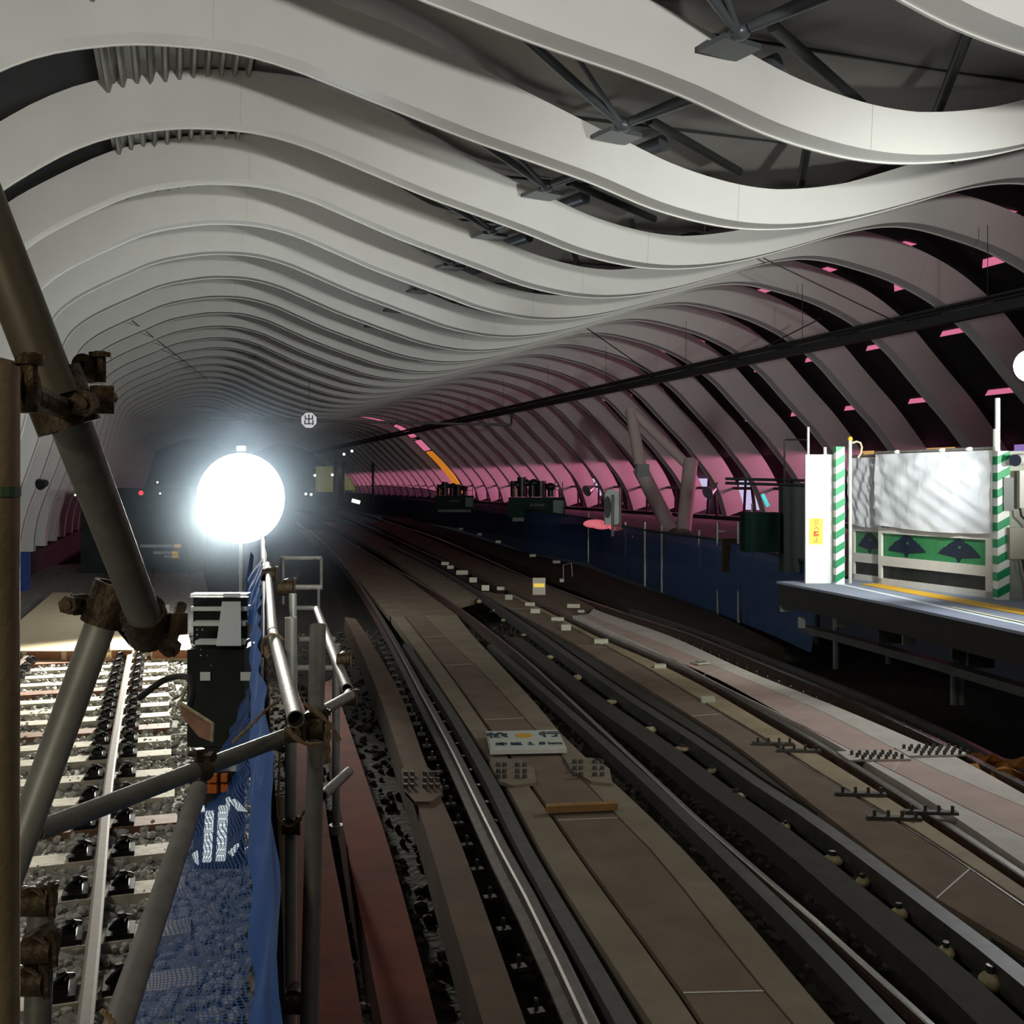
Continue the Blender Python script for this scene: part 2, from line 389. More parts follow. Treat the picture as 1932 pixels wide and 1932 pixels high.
# sill wall under the right openings, end wall
MB().box((17.95, 55, .1), (.3, 126, 1.9)).build('wall_right_base', M['under'], kind='structure')
MB().box((-3.9, 56, -.05), (.9, 124, .9)).build('wall_left_base', M['under'], kind='structure')
mb = MB().box((6.5, 118.2, 3.8), (24, .2, 9.5)); mb.build('wall_end', M['skin_d'], kind='structure')
# pink lit slits in the cladding between the ribs
def sk_at(x):
    sp = spline(SKIN_R, 4)
    for a, b in zip(sp, sp[1:]):
        if a[0] <= x <= b[0]:
            t = (x-a[0])/(b[0]-a[0]); d = Vector((b[0]-a[0], b[1]-a[1])).normalized(); return Vector((x, a[1]+(b[1]-a[1])*t)), d
SLITS = [(12.45, .16), (13.45, .17), (14.35, .20), (15.55, .13), (16.75, .14)]
for j, (x, wd) in enumerate(SLITS):
    p, d = sk_at(x); mb = MB()
    for k in range(-1, 22):
        y = RIB0+2.5*k+.5
        a = p-d*wd/2; b = p+d*wd/2; nn = Vector((-d.y, d.x))*(-.02)
        for q in ((a, y+.15), (b, y), (b, y+1.8), (a, y+1.6)): mb.v.append((q[0].x+nn.x, q[1], q[0].y+nn.y))
        e = len(mb.v)-4; mb.f.append((e, e+1, e+2, e+3))
    o = mb.build('window_%d' % (j+1), M['pinkglow'], kind='structure')
# lit gap where one rib is missing far down the right arch
g = thing('lit_gap_panel', 'curved pink and orange lit strip in the far right arch', 'lit panel', (0, RIB0+2.5*23, 0))
def arcstrip(x0, x1, m, name):
    idx = [i for i in range(len(rp)) if x0 <= rp[i][0] <= x1 and i > 90]; mb = MB()
    for i in idx:
        x, z = rp[i]; nn = rnorm(i)
        for yy, k in ((-.7, .2), (.9, .2), (.9, .3), (-.7, .3)): mb.v.append((x+nn.x*k, yy, z+nn.y*k))
    for a in range(len(idx)-1):
        for k in range(4):
            k2 = (k+1) % 4; mb.f.append((4*a+k, 4*a+4+k, 4*a+4+k2, 4*a+k2))
    mb.f.append((3, 2, 1, 0)); e = 4*(len(idx)-1); mb.f.append((e, e+1, e+2, e+3))
    return mb.build(name, m, g)
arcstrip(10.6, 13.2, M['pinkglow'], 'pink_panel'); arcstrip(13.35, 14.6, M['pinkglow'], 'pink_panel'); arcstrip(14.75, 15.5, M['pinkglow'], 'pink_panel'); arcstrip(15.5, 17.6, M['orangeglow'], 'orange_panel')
# corrugated deck lying on the left crown of the ribs
mb = MB(); NF = 11; prof = []
for i in range(NF): prof += [(0, .055), (.045, .055), (.075, -.06), (.12, -.06), (.15, .055)]
xs = []; dz = []
for i in range(NF):
    for a, b_ in [(0, .05), (.05, .05), (.08, -.065), (.115, -.065), (.145, .05)]: xs.append(-.88+i*.165+a); dz.append(b_)
n = len(xs)-1
def topz(x):
    best = min(range(70), key=lambda i: abs(rp[i][0]-x)); return rp[best][1]+interp(RH, x)
for y in (RIB0+.3, RIB0+40.5):
    for i, x in enumerate(xs): mb.v.append((x, y, topz(x)+dz[i]-.02))
for y in (RIB0+.3, RIB0+40.5):
    for i, x in enumerate(xs): mb.v.append((x, y, topz(x)+dz[i]-.015))
for i in range(n): mb.f.append((i, i+1, n+2+i, n+1+i)); e = 2*(n+1); mb.f.append((e+i+1, e+i, e+n+1+i, e+n+2+i))
tag(mb.build('corrugated_deck', M['deck']), 'grey corrugated metal decking above the left crown of the ribs', 'roof decking')
# roof truss nodes and tubes above the wave
tr0 = thing('roof_truss', 'dark tubular roof truss node above the %s gap between ribs' % nth(1), 'roof truss', (0, 0, 0), group='tubular truss nodes above the wave')
def truss(root):
    nd = Vector((4.72, -.42, 6.16))
    MB().sphere(nd, .10, 16, 10, (1, 1, .7)).build('node', M['truss'], root, True)
    MB().tube([nd, Vector((2.5, -2.15, 6.55))], .05, 14).build('tube', M['truss'], root, True)
    MB().tube([nd, Vector((3.2, -2.15, 6.45))], .028, 12).build('tube', M['truss'], root, True)
    MB().tube([nd+Vector((.05, -.1, .02)), Vector((5.6, -2.15, 6.30))], .05, 14, r2=.10).build('tube', M['truss'], root, True)
    MB().tube([nd+Vector((.3, -.05, .08)), Vector((6.9, .8, 6.2))], .055, 12).build('brace', M['beamd'], root, True)
    MB().tube([Vector((7.0, -.66, 6.42)), Vector((7.75, .7, 6.1))], .055, 12).build('brace', M['beamd'], root, True)
    MB().box((8.9, -.1, 6.35), (1.6, .28, .06), .35).build('flat_brace', M['beamd'], root)
    MB().box((4.75, -.2, 6.12), (.45, .34, .05), .25).build('gusset_plate', M['truss'], root)
truss(tr0); tr0.location = (0, RIB0, 0)
for i in range(0, 12): dup(tr0, (0, RIB0+2.5*(i+1), 0), label='dark tubular roof truss node above the %s gap between ribs' % nth(i+2))
# longitudinal cable beam on the right and the crossbar
b = thing('cable_beam', 'long dark hanging beam running down the right arch', 'beam', (0, 0, 0))
MB().box((12, 45, 4.88), (.16, 106, .16)).build('beam', M['beamd'], b)
MB().box((12.0, 45, 5.05), (.30, 106, .035)).build('cable_tray', M['beamd'], b)
mb = MB()
for k in range(20): mb.tube([(12, 3+5*k, 5.05), (12, 3+5*k, 6.2)], .006, 6)
mb.build('hanger', M['beamd'], b)
MB().tube([(11.9, 0, 4.99), (11.9, 97, 4.99)], .025, 8).build('cable', M['beamd'], b)
q = MB().tube([(12, 37.0, 4.36), (1.0, 37.0, 4.4)], .05, 10).build('crossbar', M['galv']); tag(q, 'thin grey crossbar reaching left from the hanging beam to the round sign', 'bar')
MB().tube([(12, 37, 4.36), (12, 37, 4.85)], .04, 8).build('stub', M['beamd'], q)
# octagonal departure sign
sc = P(583, 793, 36.4); s = thing('departure_sign', 'white octagonal hanging sign with the black character for departure', 'sign', sc, -TA)
ax, ay, az = Vector((1, 0, 0)), UP, Vector((0, 1, 0))
oct_ = lambda r: [(r*math.cos(math.pi/8+k*math.pi/4), r*math.sin(math.pi/8+k*math.pi/4)) for k in range(8)]
MB().prism(oct_(.32), (0, 0, 0), ax, ay, az, .03).build('sign_rim', M['greyr'], s)
M['signw'] = mat('backlit_sign_white', (.8, .8, .8), .5, emit=(1, .97, 1), estr=.45)
MB().prism(oct_(.285), (0, -.012, 0), ax, ay, az, .01).build('sign_face', M['signw'], s)
def text(txt, size, loc, xdir, up, m, name, parent=None, ext=.002, sx=1.0, bold=0):
    cu = D.curves.new(name, 'FONT'); cu.body = txt; cu.size = size; cu.align_x = 'CENTER'; cu.align_y = 'CENTER'; cu.extrude = ext; cu.offset = bold; cu.resolution_u = 2
    t = D.objects.new(name, cu); col.objects.link(t); bpy.context.view_layer.update()
    dg = bpy.context.evaluated_depsgraph_get(); me = D.meshes.new_from_object(t.evaluated_get(dg)); D.objects.remove(t)
    me.materials.clear(); me.materials.append(m)
    o = D.objects.new(name, me); col.objects.link(o); xdir = Vector(xdir).normalized(); up = Vector(up).normalized(); z = xdir.cross(up)
    mt = Matrix((xdir*sx, up, z)).transposed().to_4x4(); mt.translation = Vector(loc); o.matrix_world = mt
    if parent: o.parent = parent
    return o
text('出', .40, (0, -.016, -.01), (1, 0, 0), (0, 0, 1), M['ink'], 'lettering', s, bold=.006)
MB().tube([(0, .015, .3), (0, .015, 2.9)], .012, 8).build('hanging_rod', M['galv'], s)
# thin cables below the ribs
for (a, bb, lab) in [((P(240, 598, 25), P(392, 716, 45)), .012, 'thin dark cable slanting under the left arch, the nearer one'), ((P(262, 600, 27), P(352, 668, 42)), .012, 'thin dark cable slanting under the left arch, the farther one'),
                     ((LAT(1440, 487, 9.6), LAT(1690, 607, 11.9)), .012, 'thin cable from the ceiling valley down to the hanging beam, nearest one'), ((LAT(1095, 611, 9.6), LAT(1230, 705, 11.9)), .014, 'thin cable from the ceiling valley down to the hanging beam, middle one'),
                     ((LAT(1550, 600, 12.2), LAT(1416, 668, 12.0)), .012, 'thin cable crossing the right arch above the hanging beam'), ((P(715, 645, 38), P(600, 715, 55)), .02, 'thin cable crossing the ceiling wave above the octagonal sign')]:
    tag(MB().tube(list(a), bb, 6).build('ceiling_cable', M['beamd']), lab, 'cable')
# ------------------------------------------------------------------ right platform
E_ = [(1465, 1097), (1580, 1119), (1700, 1143), (1932, 1193)]
edge = [G(x, y, 1.0) for x, y in E_]; d0 = (edge[-1]-edge[0]).normalized(); edge.append(edge[-1]+d0*9)
pl = thing('station_platform', 'lit grey platform on the right with a white line and yellow tactile strip', 'platform', (0, 0, 0))
backp = [Vector((17.7, edge[0].y, 1.0))]+[Vector((17.7, p.y, 1.0)) for p in edge[1:]]
inn = [p+Vector((.05, 0, 0)) for p in edge]
MB().strip(edge, backp, .025).build('platform_slab', M['platg'], pl)
def pline(px, wid, m, name, dz=.004):
    pts = [G(x, y, 1.0+dz) for x, y in px]; d = (pts[-1]-pts[0]).normalized(); pts.append(pts[-1]+d*9); sd = Vector((-d.y, d.x, 0))
    if sd.x < 0: sd = -sd
    MB().strip([p-sd*wid/2 for p in pts], [p+sd*wid/2 for p in pts], .004).build(name, m, pl)
pline([(1572, 1099), (1695, 1126), (1796, 1149), (1932, 1179)], .07, M['platw'], 'white_line')
pline([(1640, 1101), (1760, 1123), (1932, 1155)], .25, M['yellow'], 'tactile_strip', .006)
pline([(1796, 1145), (1932, 1174)], .04, mat('cream_line', (.85, .8, .5), .6), 'cream_line', .008)
# fascia beams, posts and plates below the platform
fo = Vector((.25, 0, 0))
mb = MB(); mb.strip([p+Vector((.02, 0, -.027)) for p in edge], [p+Vector((.5, 0, -.027)) for p in edge], .26); mb.build('fascia_beam', mat('fascia_dark', (.022, .02, .018), .8, nscale=5, namt=.4), pl)
mb = MB(); mb.strip([p+Vector((.35, 0, -.55)) for p in edge], [p+Vector((.5, 0, -.55)) for p in edge], .08); mb.build('lower_beam', M['under'], pl)
for k, (x, y0, y1) in enumerate([(1577, 1190, 1262), (1676, 1200, 1252), (1800, 1255, 1330), (1815, 1250, 1330), (1542, 1185, 1215)]):
    g0 = G(x, y1, -.3); MB().tube([g0, Vector((g0.x, g0.y, .9))], .04, 10).build('prop', M['undl'], pl)
for k, (x0, x1, y0, y1, m) in enumerate([(1660, 1724, 1178, 1215, 'under'), (1706, 1730, 1186, 1218, 'undl'), (1580, 1602, 1156, 1184, 'undl'), (1508, 1521, 1165, 1186, 'undl'), (1474, 1495, 1133, 1155, 'undl'), (1800, 1850, 1200, 1245, 'under'), (1830, 1880, 1215, 1262, 'under'), (1510, 1560, 1110, 1135, 'under')]):
    Y = 12.6-(x0-1465)/467*3.5; a = P(x0, y0, Y); c_ = P(x1, y1, Y); cc = (a+c_)/2
    MB().box(cc+CAMDIR*.05, ((c_-a).dot(CAMR), .03, a.z-c_.z), -TA).build('under_plate', M[m], pl)
a = P(1684, 1167, 10.6); tag(MB().box(P(1694, 1172, 10.55), (.12, .05, .06), -TA).build('junction_box', M['whitep']), 'small white box fixed under the platform edge', 'box')
ps = thing('platform_number_plate', 'small white plate with dark characters below the platform edge', 'sign', P(1841, 1204, 9.3), -TA)
MB().box((0, 0, 0), (.17, .012, .125)).build('plate', M['whitep'], ps); text('停10両', .055, (0, -.009, 0), (1, 0, 0), (0, 0, 1), M['ink'], 'lettering', ps, sx=.85, bold=.001)
MB().box((.115, .03, -.01), (.06, .02, .09)).build('backing_plate', M['undl'], ps)
# tarpaulin heap
mb = MB(); cpts = [P(1745, 1335, 8.6), P(1800, 1352, 8.3), P(1850, 1372, 8.0), P(1905, 1400, 7.6), P(1960, 1425, 7.3)]
NU, NV = 48, 20
for i in range(NU+1):
    t = i/NU*(len(cpts)-1); j = min(int(t), len(cpts)-2); c0 = cpts[j].lerp(cpts[j+1], t-j); wv = .32*math.sin(math.pi*min(max(i/NU, .02), .98))**.5
    for k in range(NV+1):
        a = math.pi*k/NV; lump = 1+.22*math.sin(i*.9+k*.5)+.16*math.sin(i*.37+k*1.3)+.08*math.sin(i*2.1-k*.8)
        mb.v.append((c0.x+wv*math.cos(a)*lump+.25, c0.y+.1*math.sin(k*1.2+i), -.34+.30*math.sin(a)*lump*(.5+.5*math.sin(math.pi*i/NU))))
for i in range(NU):
    for k in range(NV): a = i*(NV+1)+k; mb.f.append((a, a+1, a+NV+2, a+NV+1))
tag(mb.build('tarpaulin', M['tarp'], smooth=True), 'crumpled orange tarpaulin heap on the ground under the platform', 'tarpaulin')
# platform gate with plastic film
A0, A1 = G(1657, 1101, 1.0), G(1878, 1130, 1.0); A0.z = A1.z = 1.0
u = (A1-A0); Wd = u.length; u.normalize(); nrm = Vector((u.y, -u.x, 0)); 
if nrm.dot(-CAMDIR) < 0: nrm = -nrm
def gate(name, lab, o, W, H, treesx, extra):
    g = thing(name, lab, 'platform gate', o, math.atan2(u.y, u.x))
    X, Z, Yn = Vector((1, 0, 0)), UP, Vector((0, 1, 0))
    fr = [(0, 0, .05, H), (W-.13, 0, W, H), (0, 0, W, .07), (.05, .22, W-.13, .33), (.05, .60, W-.13, .67)]
    mb = MB()
    for a, b_, c_, d_ in fr: mb.prism([(a, b_), (c_, b_), (c_, d_), (a, d_)], (0, 0, 0), X, Z, Yn, .06)
    mb.build('gate_frame', M['whitep'], g)
    MB().prism([(.05, .07), (W-.13, .07), (W-.13, .22), (.05, .22)], (0, .03, 0), X, Z, Yn, .01).build('dark_lower_pane', M['blackm'], g)
    gp = MB().prism([(.05, .33), (W-.13, .33), (W-.13, .60), (.05, .60)], (0, .03, 0), X, Z, Yn, .01).build('green_tree_panel', M['green'], g)
    for cx, sc_ in treesx:
        poly = []; N = 26
        for k in range(N+1):
            t = k/N; xx = -1+2*t; yy = .97-abs(xx)**1.35*.74+random.uniform(-.05, .05); poly.append((cx+xx*.16*sc_, .36+yy*.24))
        poly += [(cx+.02*sc_, .385), (cx+.012, .34), (cx-.012, .34), (cx-.02*sc_, .385)]
        MB().prism(poly, (0, .024, 0), X, Z, Yn, .005).build('tree_silhouette', M['navy'], gp)
        MB().prism([(cx+.02+.018*math.cos(a), .50+.014*math.sin(a)) for a in [k*math.pi/4 for k in range(8)]], (0, .021, 0), X, Z, Yn, .003).build('leaf_mark', M['green'], gp)
    # plastic film: wrinkled sheet
    mb = MB(); nx, nz = 56, 34; z0, z1 = .70, H-.02
    for j in range(nz+1):
        for i in range(nx+1):
            a = i/nx; c_ = j/nz; x = -.01+(W-.02)*a; sag = .03*math.sin(math.pi*a)*(1-c_)
            z = z0+(z1-z0)*c_-sag-(.03*a*(1-c_))
            y = -.03-.011*abs(math.sin(a*9+c_*3.1+1.4*math.sin(a*5)))-.012*abs(math.sin(a*6.2-c_*5.2+.8))-.006*math.sin(23*a-9*c_*c_)-.004*math.sin(31*(a+c_))-.02*math.sin(math.pi*c_)*math.sin(math.pi*a)
            mb.v.append((x, y, z))
    for j in range(nz):
        for i in range(nx): q = j*(nx+1)+i; mb.f.append((q, q+1, q+nx+2, q+nx+1))
    mb.build('plastic_film', M['film'], g, True)
    MB().tube([(-.02, -.02, H), (W, -.02, H)], .018, 10).build('top_rail', M['galv'], g)
    if extra:
        for xx in (W*.2, W*.6, W*.82): MB().sphere((xx, -.03, H), .04, 10, 6, (1.3, .6, .6)).build('tied_knot', M['white'], g)
    return g
gate('platform_gate', 'wide platform gate wrapped in clear film with two tree silhouettes', A0, Wd, 1.55, [(Wd*.25, 1.9), (Wd*.70, 1.9)], True)
B0 = A0-u*.60-nrm*.10
gate('platform_gate', 'narrow film-wrapped platform gate with one tree, left of the wide one', B0, .62, 1.52, [(.30, 1.3)], False)
wp = thing('end_hoarding', 'brightly lit white end panel with a yellow no entry notice', 'hoarding', P(1549, 1098, 12.3), -TA)
wp.location.z = 1.0
MB().box((0, 0, .765), (.38, .04, 1.53)).build('white_board', M['white'], wp)
nt_ = MB().box((-.065, -.025, .62), (.16, .006, .31)).build('yellow_notice', M['yellowp'], wp)
for k, ch in enumerate('立入禁止'): text(ch, .07, (-.065, -.03, .73-.073*k), (1, 0, 0), (0, 0, 1), M['red'], 'lettering', nt_, bold=.002 if k == 2 else 0)
MB().tube([(-.14, .04, .2), (-.14, .04, 1.86)], .015, 10).build('pole', M['whitep'], wp)
MB().tube([(.06, .04, 1.4), (.06, .04, 1.62)], .02, 10).build('peg', M['whitep'], wp)
def striped(loc, w_, h, lab):
    t = thing('striped_post', lab, 'post', loc, -TA); MB().box((0, 0, h/2), (w_, .10, h)).build('post', M['white'], t)
    n = int(h/.17)
    for k in range(n+1):
        z = .02+k*.17; hw = w_/2+.004; z2 = min(z+.05, h)
        pts = [(-hw, z), (hw, min(z+.07, h)), (hw, min(z+.155, h)), (-hw, min(z+.085, h))]
        MB().prism(pts, (0, -.056, 0), Vector((1, 0, 0)), UP, Vector((0, 1, 0)), .11).build('green_stripe', M['greens'], t)
    return t
l1 = P(1583, 1097, 12.2); l1.z = 1.0; striped(l1, .10, 1.62, 'green and white striped post beside the white end panel')
l2 = P(1889, 1129, 10.6); l2.z = 1.0; s2 = striped(l2, .12, 1.52, 'green and white striped post at the right end of the wide gate')
MB().tube([(-.01, .08, 1.0), (-.01, .08, 1.75)], .035, 12).build('pole', M['white'], s2); MB().tube([(.0, .08, 1.75), (.0, .08, 2.07)], .026, 12).build('pole', M['white'], s2)
hp = thing('hose_stub', 'short yellow-capped pipe with a curled hose above the narrow gate', 'pipe', P(1604, 855, 12.3), -TA)
MB().tube([(0, 0, -1.56), (0, 0, .15)], .02, 10).build('pipe', M['whitep'], hp); MB().sphere((0, 0, .17), .03, 10, 6).build('cap', M['yellow'], hp)
MB().tube([(.02+.12*math.sin(t*.5), 0, .12-.012*t*t*.5+.03*math.sin(t)) for t in range(6)], .012, 8).build('hose', M['wood'], hp)
cb = thing('control_cabinet', 'grey-green equipment cabinet at the right edge beside the striped post', 'cabinet', P(1926, 1127, 10.5), -TA); cb.location.z = 1.0
MB().box((.02, .18, .76), (.30, .2, 1.52)).build('cabinet_body', mat('cabinet_grey_green', (.40, .42, .35), .6, nscale=3, namt=.15), cb)
MB().box((-.11, .05, 1.08), (.10, .05, .34)).build('grey_box', M['greyr'], cb)
MB().box((-.02, .02, .58), (.20, .08, .32)).build('lower_box', mat('beige_box', (.36, .34, .27), .6), cb)
MB().box((.0, -.02, 1.13), (.07, .06, .38)).build('bracket', M['whitep'], cb)
MB().tube([(-.10, -.1, 1.42), (.06, .0, 1.44)], .055, 16).build('camera_housing', M['whitep'], cb, True); MB().tube([(-.115, -.11, 1.42), (-.10, -.1, 1.42)], .06, 16).build('lens', M['ink'], cb)
MB().tube([(-.02, -.02, .94), (-.01, -.03, .86), (.05, -.03, .80), (.10, -.03, .74)], .012, 8).build('cable', M['black'], cb)
MB().tube([(.0, -.03, .42), (.02, -.04, .3), (.06, -.04, .15), (.07, -.04, 0)], .012, 8).build('cable', M['black'], cb)
MB().box((.10, -.02, 1.12), (.05, .03, .2)).build('yellow_tag', M['yellow'], cb)
# round lamp glowing at the right edge of the frame
rl = thing('wall_floodlight', 'white glowing floodlight at the right edge above the cabinet', 'floodlight', P(1946, 690, 9.4))
M['lamp2'] = mat('platform_lamp_face', (1, 1, 1), .4, emit=(.75, .87, 1), estr=14)
MB().sphere((0, 0, 0), .15, 20, 12).build('lamp_globe', M['lamp2'], rl, True); MB().tube([(0, 0, -.08), (.0, .0, -1.45-.5)], .02, 10).build('lamp_pole', M['galv'], rl)
# deck beyond the platform end
# ================================================================== LEFT TRACK
# ballast bed with real stones
mb = MB(); NX, NY = 70, 200
for j in range(NY+1):
    for i in range(NX+1):
        x = -3.42+i*4.1/NX; y = 1.5+j*30/NY
        sh = 0 if x < .15 else -(x-.15)*.25
        mb.v.append((x, y, -.105+sh+random.uniform(-.016, .016)))
for j in range(NY):
    for i in range(NX): a = j*(NX+1)+i; mb.f.append((a, a+1, a+NX+2, a+NX+1))
M['bed'] = mat('ballast_bed', (.36, .35, .31), .95, nscale=22, col2=(.15, .145, .125), bump=1.0, bscale=28)
tag(mb.build('ballast_bed', M['bed'], kind='stuff', smooth=True), 'grey crushed stone bed under the lit left track', 'ballast')
ico = [(0, 0, 1), (.894, 0, .447), (.276, .851, .447), (-.724, .526, .447), (-.724, -.526, .447), (.276, -.851, .447), (.724, .526, -.447), (-.276, .851, -.447), (-.894, 0, -.447), (-.276, -.851, -.447), (.724, -.526, -.447), (0, 0, -1)]
icf = [(0, 1, 2), (0, 2, 3), (0, 3, 4), (0, 4, 5), (0, 5, 1), (1, 6, 2), (2, 7, 3), (3, 8, 4), (4, 9, 5), (5, 10, 1), (2, 6, 7), (3, 7, 8), (4, 8, 9), (5, 9, 10), (1, 10, 6), (11, 7, 6), (11, 8, 7), (11, 9, 8), (11, 10, 9), (11, 6, 10)]
def stones(n, region, s0, s1, z, name, m, lab):
    mb = MB()
    for _ in range(n):
        x, y = region(); r = random.uniform(s0, s1); a = random.uniform(0, 6.28); sx, sy, sz = [r*random.uniform(.6, 1.25) for _ in range(3)]; b = len(mb.v)
        zz = z(x)
        for p in ico:
            j = random.uniform(.75, 1.15); q = (p[0]*sx*j, p[1]*sy*j, p[2]*sz*.8*j)
            mb.v.append((x+q[0]*math.cos(a)-q[1]*math.sin(a), y+q[0]*math.sin(a)+q[1]*math.cos(a), zz+q[2]))
        mb.f += [tuple(b+k for k in t) for t in icf]
    tag(mb.build(name, m, kind='stuff'), lab, 'ballast')
bz = lambda x: -.088-(0 if x < .15 else (x-.15)*.25)
stones(9500, lambda: (random.uniform(-3.2, .85), 2.6+14*random.random()**1.25), .022, .042, bz, 'ballast_stones', M['stone'], 'loose pale crushed stones around the sleepers of the left track')
stones(6500, lambda: (random.uniform(.9, 6.6), 2.2+16*random.random()**1.2), .025, .05, lambda x: -.45, 'dirty_ballast', M['stoned'], 'dark dirty ballast stones between the rails and boards of the middle and right tracks')
LEFT_R = extend(gpath([(160, 1932), (182, 1720), (202, 1500), (224, 1350), (246, 1230), (262, 1165), (280, 1110), (300, 1060)], 0), .9, 6)
LEFT_L = extend(gpath([(20, 1270), (78, 1208), (125, 1160), (165, 1122), (205, 1085), (240, 1055), (275, 1025)], 0), 9, 5)
# use the right rail shifted by the gauge where the left one is hidden, straightened
def rail_thing(name, lab, pts, head, clip=None, hw=.033, h=.14, group=None, n=60):
    pts = resamp(pts, n); fr = frames(pts)
    t = thing(name, lab, 'rail', (0, 0, 0), group=group)
    MB().sweep(fr, [(-.062, -h), (.062, -h), (.062, -h+.018), (.012, -h+.035), (.012, -.04), (hw, -.028), (hw, -.004), (-hw, -.004), (-hw, -.028), (-.012, -.04), (-.012, -h+.035), (-.062, -h+.018)]).build('rail_web', M['rust'], t)
    MB().sweep(fr, [(-hw*.98, -.012), (hw*.98, -.012), (hw*.98, -.002), (hw*.6, 0.003), (-hw*.6, .003), (-hw*.98, -.002)]).build('rail_head', head, t)
    return t, pts
M['railmid'] = mat('worn_rail_head', (.17, .14, .115), .7, .0, spec=.1, nscale=12, namt=.2)
rl_, lr = rail_thing('rail', 'worn rail of the lit left track, the right one', LEFT_R, M['railmid'])
rl2, ll = rail_thing('rail', 'rail of the lit left track, the left one', LEFT_L, M['railmid'])
# sleepers with black fastenings
def sleeper_mesh(m): return MB().box((0, 0, -.06), (2.15, .19, .16))
sl0 = thing('track_sleeper', 'x', 'sleeper', (0, 0, 0), group='sleepers of the lit left track')
sleeper_mesh(None).build('sleeper_body', M['conc'], sl0)
def clip_mesh():
    mb = MB(); mb.box((0, 0, .03), (.13, .16, .035)); mb.box((0, 0, .062), (.07, .09, .04)); mb.tube([(-.045, -.06, .07), (-.02, -.07, .105), (.02, -.01, .11), (.045, .06, .075)], .013, 8); mb.tube([(0, 0, .06), (0, 0, .125)], .018, 8)
    return mb
M['clipm'] = mat('rail_fastening', (.035, .033, .035), .25, .8, nscale=20, namt=.4)
cm = clip_mesh().build('rail_fastening', M['clipm'], sl0); cm.location = (.77+.12-.15, 0, 0)
for xx in (.50, -.55, -.80):
    c = cm.copy(); col.objects.link(c); c.location = (xx, 0, 0)
slb = thing('track_sleeper', 'x', 'sleeper', (0, 0, 0), group='sleepers of the lit left track')
MB().box((0, 0, -.06), (2.15, .2, .165)).build('sleeper_body', M['sleepb'], slb)
for xx in (.74, .50, -.55, -.80):
    c = cm.copy(); col.objects.link(c); c.parent = slb; c.location = (xx, 0, 0)
n = 0; first = True; usedb = False
def railx(y, pts):
    for a, b in zip(pts, pts[1:]):
        if min(a.y, b.y) <= y <= max(a.y, b.y) and abs(b.y-a.y) > 1e-6:
            t = (y-a.y)/(b.y-a.y); return a.x+(b.x-a.x)*t
    return pts[-1].x
y = 3.15
while y < 20.5:
    n += 1; brown = n in (8, 13, 17, 21, 24)
    xr = railx(y, lr); x = xr-.62
    lab = '%s sleeper of the lit left track, %s counting from the camera' % ('brown wooden' if brown else 'pale concrete', nth(n))
    if brown and not usedb: r = slb; r.location = (x, y, -.085); r['label'] = lab; usedb = True
    elif brown: r = dup(slb, (x, y, -.085), label=lab)
    elif first: r = sl0; r.location = (x, y, -.085); r['label'] = lab; first = False
    else: r = dup(sl0, (x, y, -.085), label=lab)
    r.rotation_euler = (0, 0, random.uniform(-.02, .02))
    y += .60 if y < 9 else .50
# timber covering over the far part of the left track
tc = thing('timber_crossing', 'pale timber boards covering the left track beyond the sleepers', 'timber deck', (0, 0, 0))
for k, (x0, x1, y0, y1, g_) in enumerate([(-30, 196, 1228, 1118, 0), (208, 250, 1226, 1150, 0), (285, 362, 1226, 1180, 1)]):
    a, b_ = G(x0, y0, .05), G(x1, y0, .05); c_, d_ = G(x1-(60 if k < 2 else 10), y1, .05), G(x0+130 if k == 0 else x0, y1, .05)
    MB().strip([a, d_], [b_, c_], .14).build('timber_board', M['wood'], tc)
    nb = 3 if k == 0 else (1 if k == 1 else 2)
    for q in range(nb):
        p = a.lerp(b_, (q+.5)/nb); MB().box((p.x, p.y-.012, -.01), ((b_-a).length/nb*.85, .02, .09), math.atan2((b_-a).y, (b_-a).x)).build('board_end', M['woodend'], tc)
# dark things further along the left side
dk = thing('dark_site_enclosure', 'dark sheeted enclosure far along the left track', 'enclosure', (0, 0, 0))
a = P(175, 1000, 27); b_ = P(372, 1000, 27)
MB().box(((a+b_)/2).to_tuple()[:2]+(.95,), ((b_-a).length, 1.5, 2.2), -TA).build('sheeting', mat('dark_teal_sheet', (.02, .028, .032), .7, nscale=3, namt=.5), dk)
for (x0, x1, yy) in ((265, 330, 1030), (290, 325, 1043), (310, 326, 1050)):
    p0, p1 = P(x0, yy, 22), P(x1, yy, 22); MB().tube([p0, p1], .035, 8).build('barrier_bar', M['greyr'], dk)
    MB().tube([p1, p1+CAMR*.12], .04, 8).build('yellow_end', M['yellow'], dk)
tag(MB().sphere(P(266, 930, 26), .06, 10, 8).build('red_lamp', M['redglow']), 'tiny red lamp far down the left side', 'lamp')
for k, (x, yy) in enumerate([(297, 910), (302, 931), (142, 934)]):
    tag(MB().sphere(P(x, yy, 26), .028, 8, 6).build('small_lamp', M['tube']), 'tiny white lamp far down the left side, %s from the left' % nth([2, 3, 1][k]), 'lamp', 'tiny lamps on the left wall')
bt = P(75, 914, 19); bb = thing('rib_spotlight', 'small round dark spotlight clamped to a left rib', 'spotlight', bt)
MB().tube([(0, 0, 0), (.12, -.10, .03)], .11, 14, r2=.06).build('lamp_shade', M['blackm'], bb); MB().sphere((0, .01, 0), .05, 10, 6).build('bulb', M['whitep'], bb)
cb2 = tag(MB().box(P(36, 1082, 22), (.35, .3, .9), -TA).build('blue_drum', M['blue']), 'dark blue box at the foot of the left ribs', 'box')
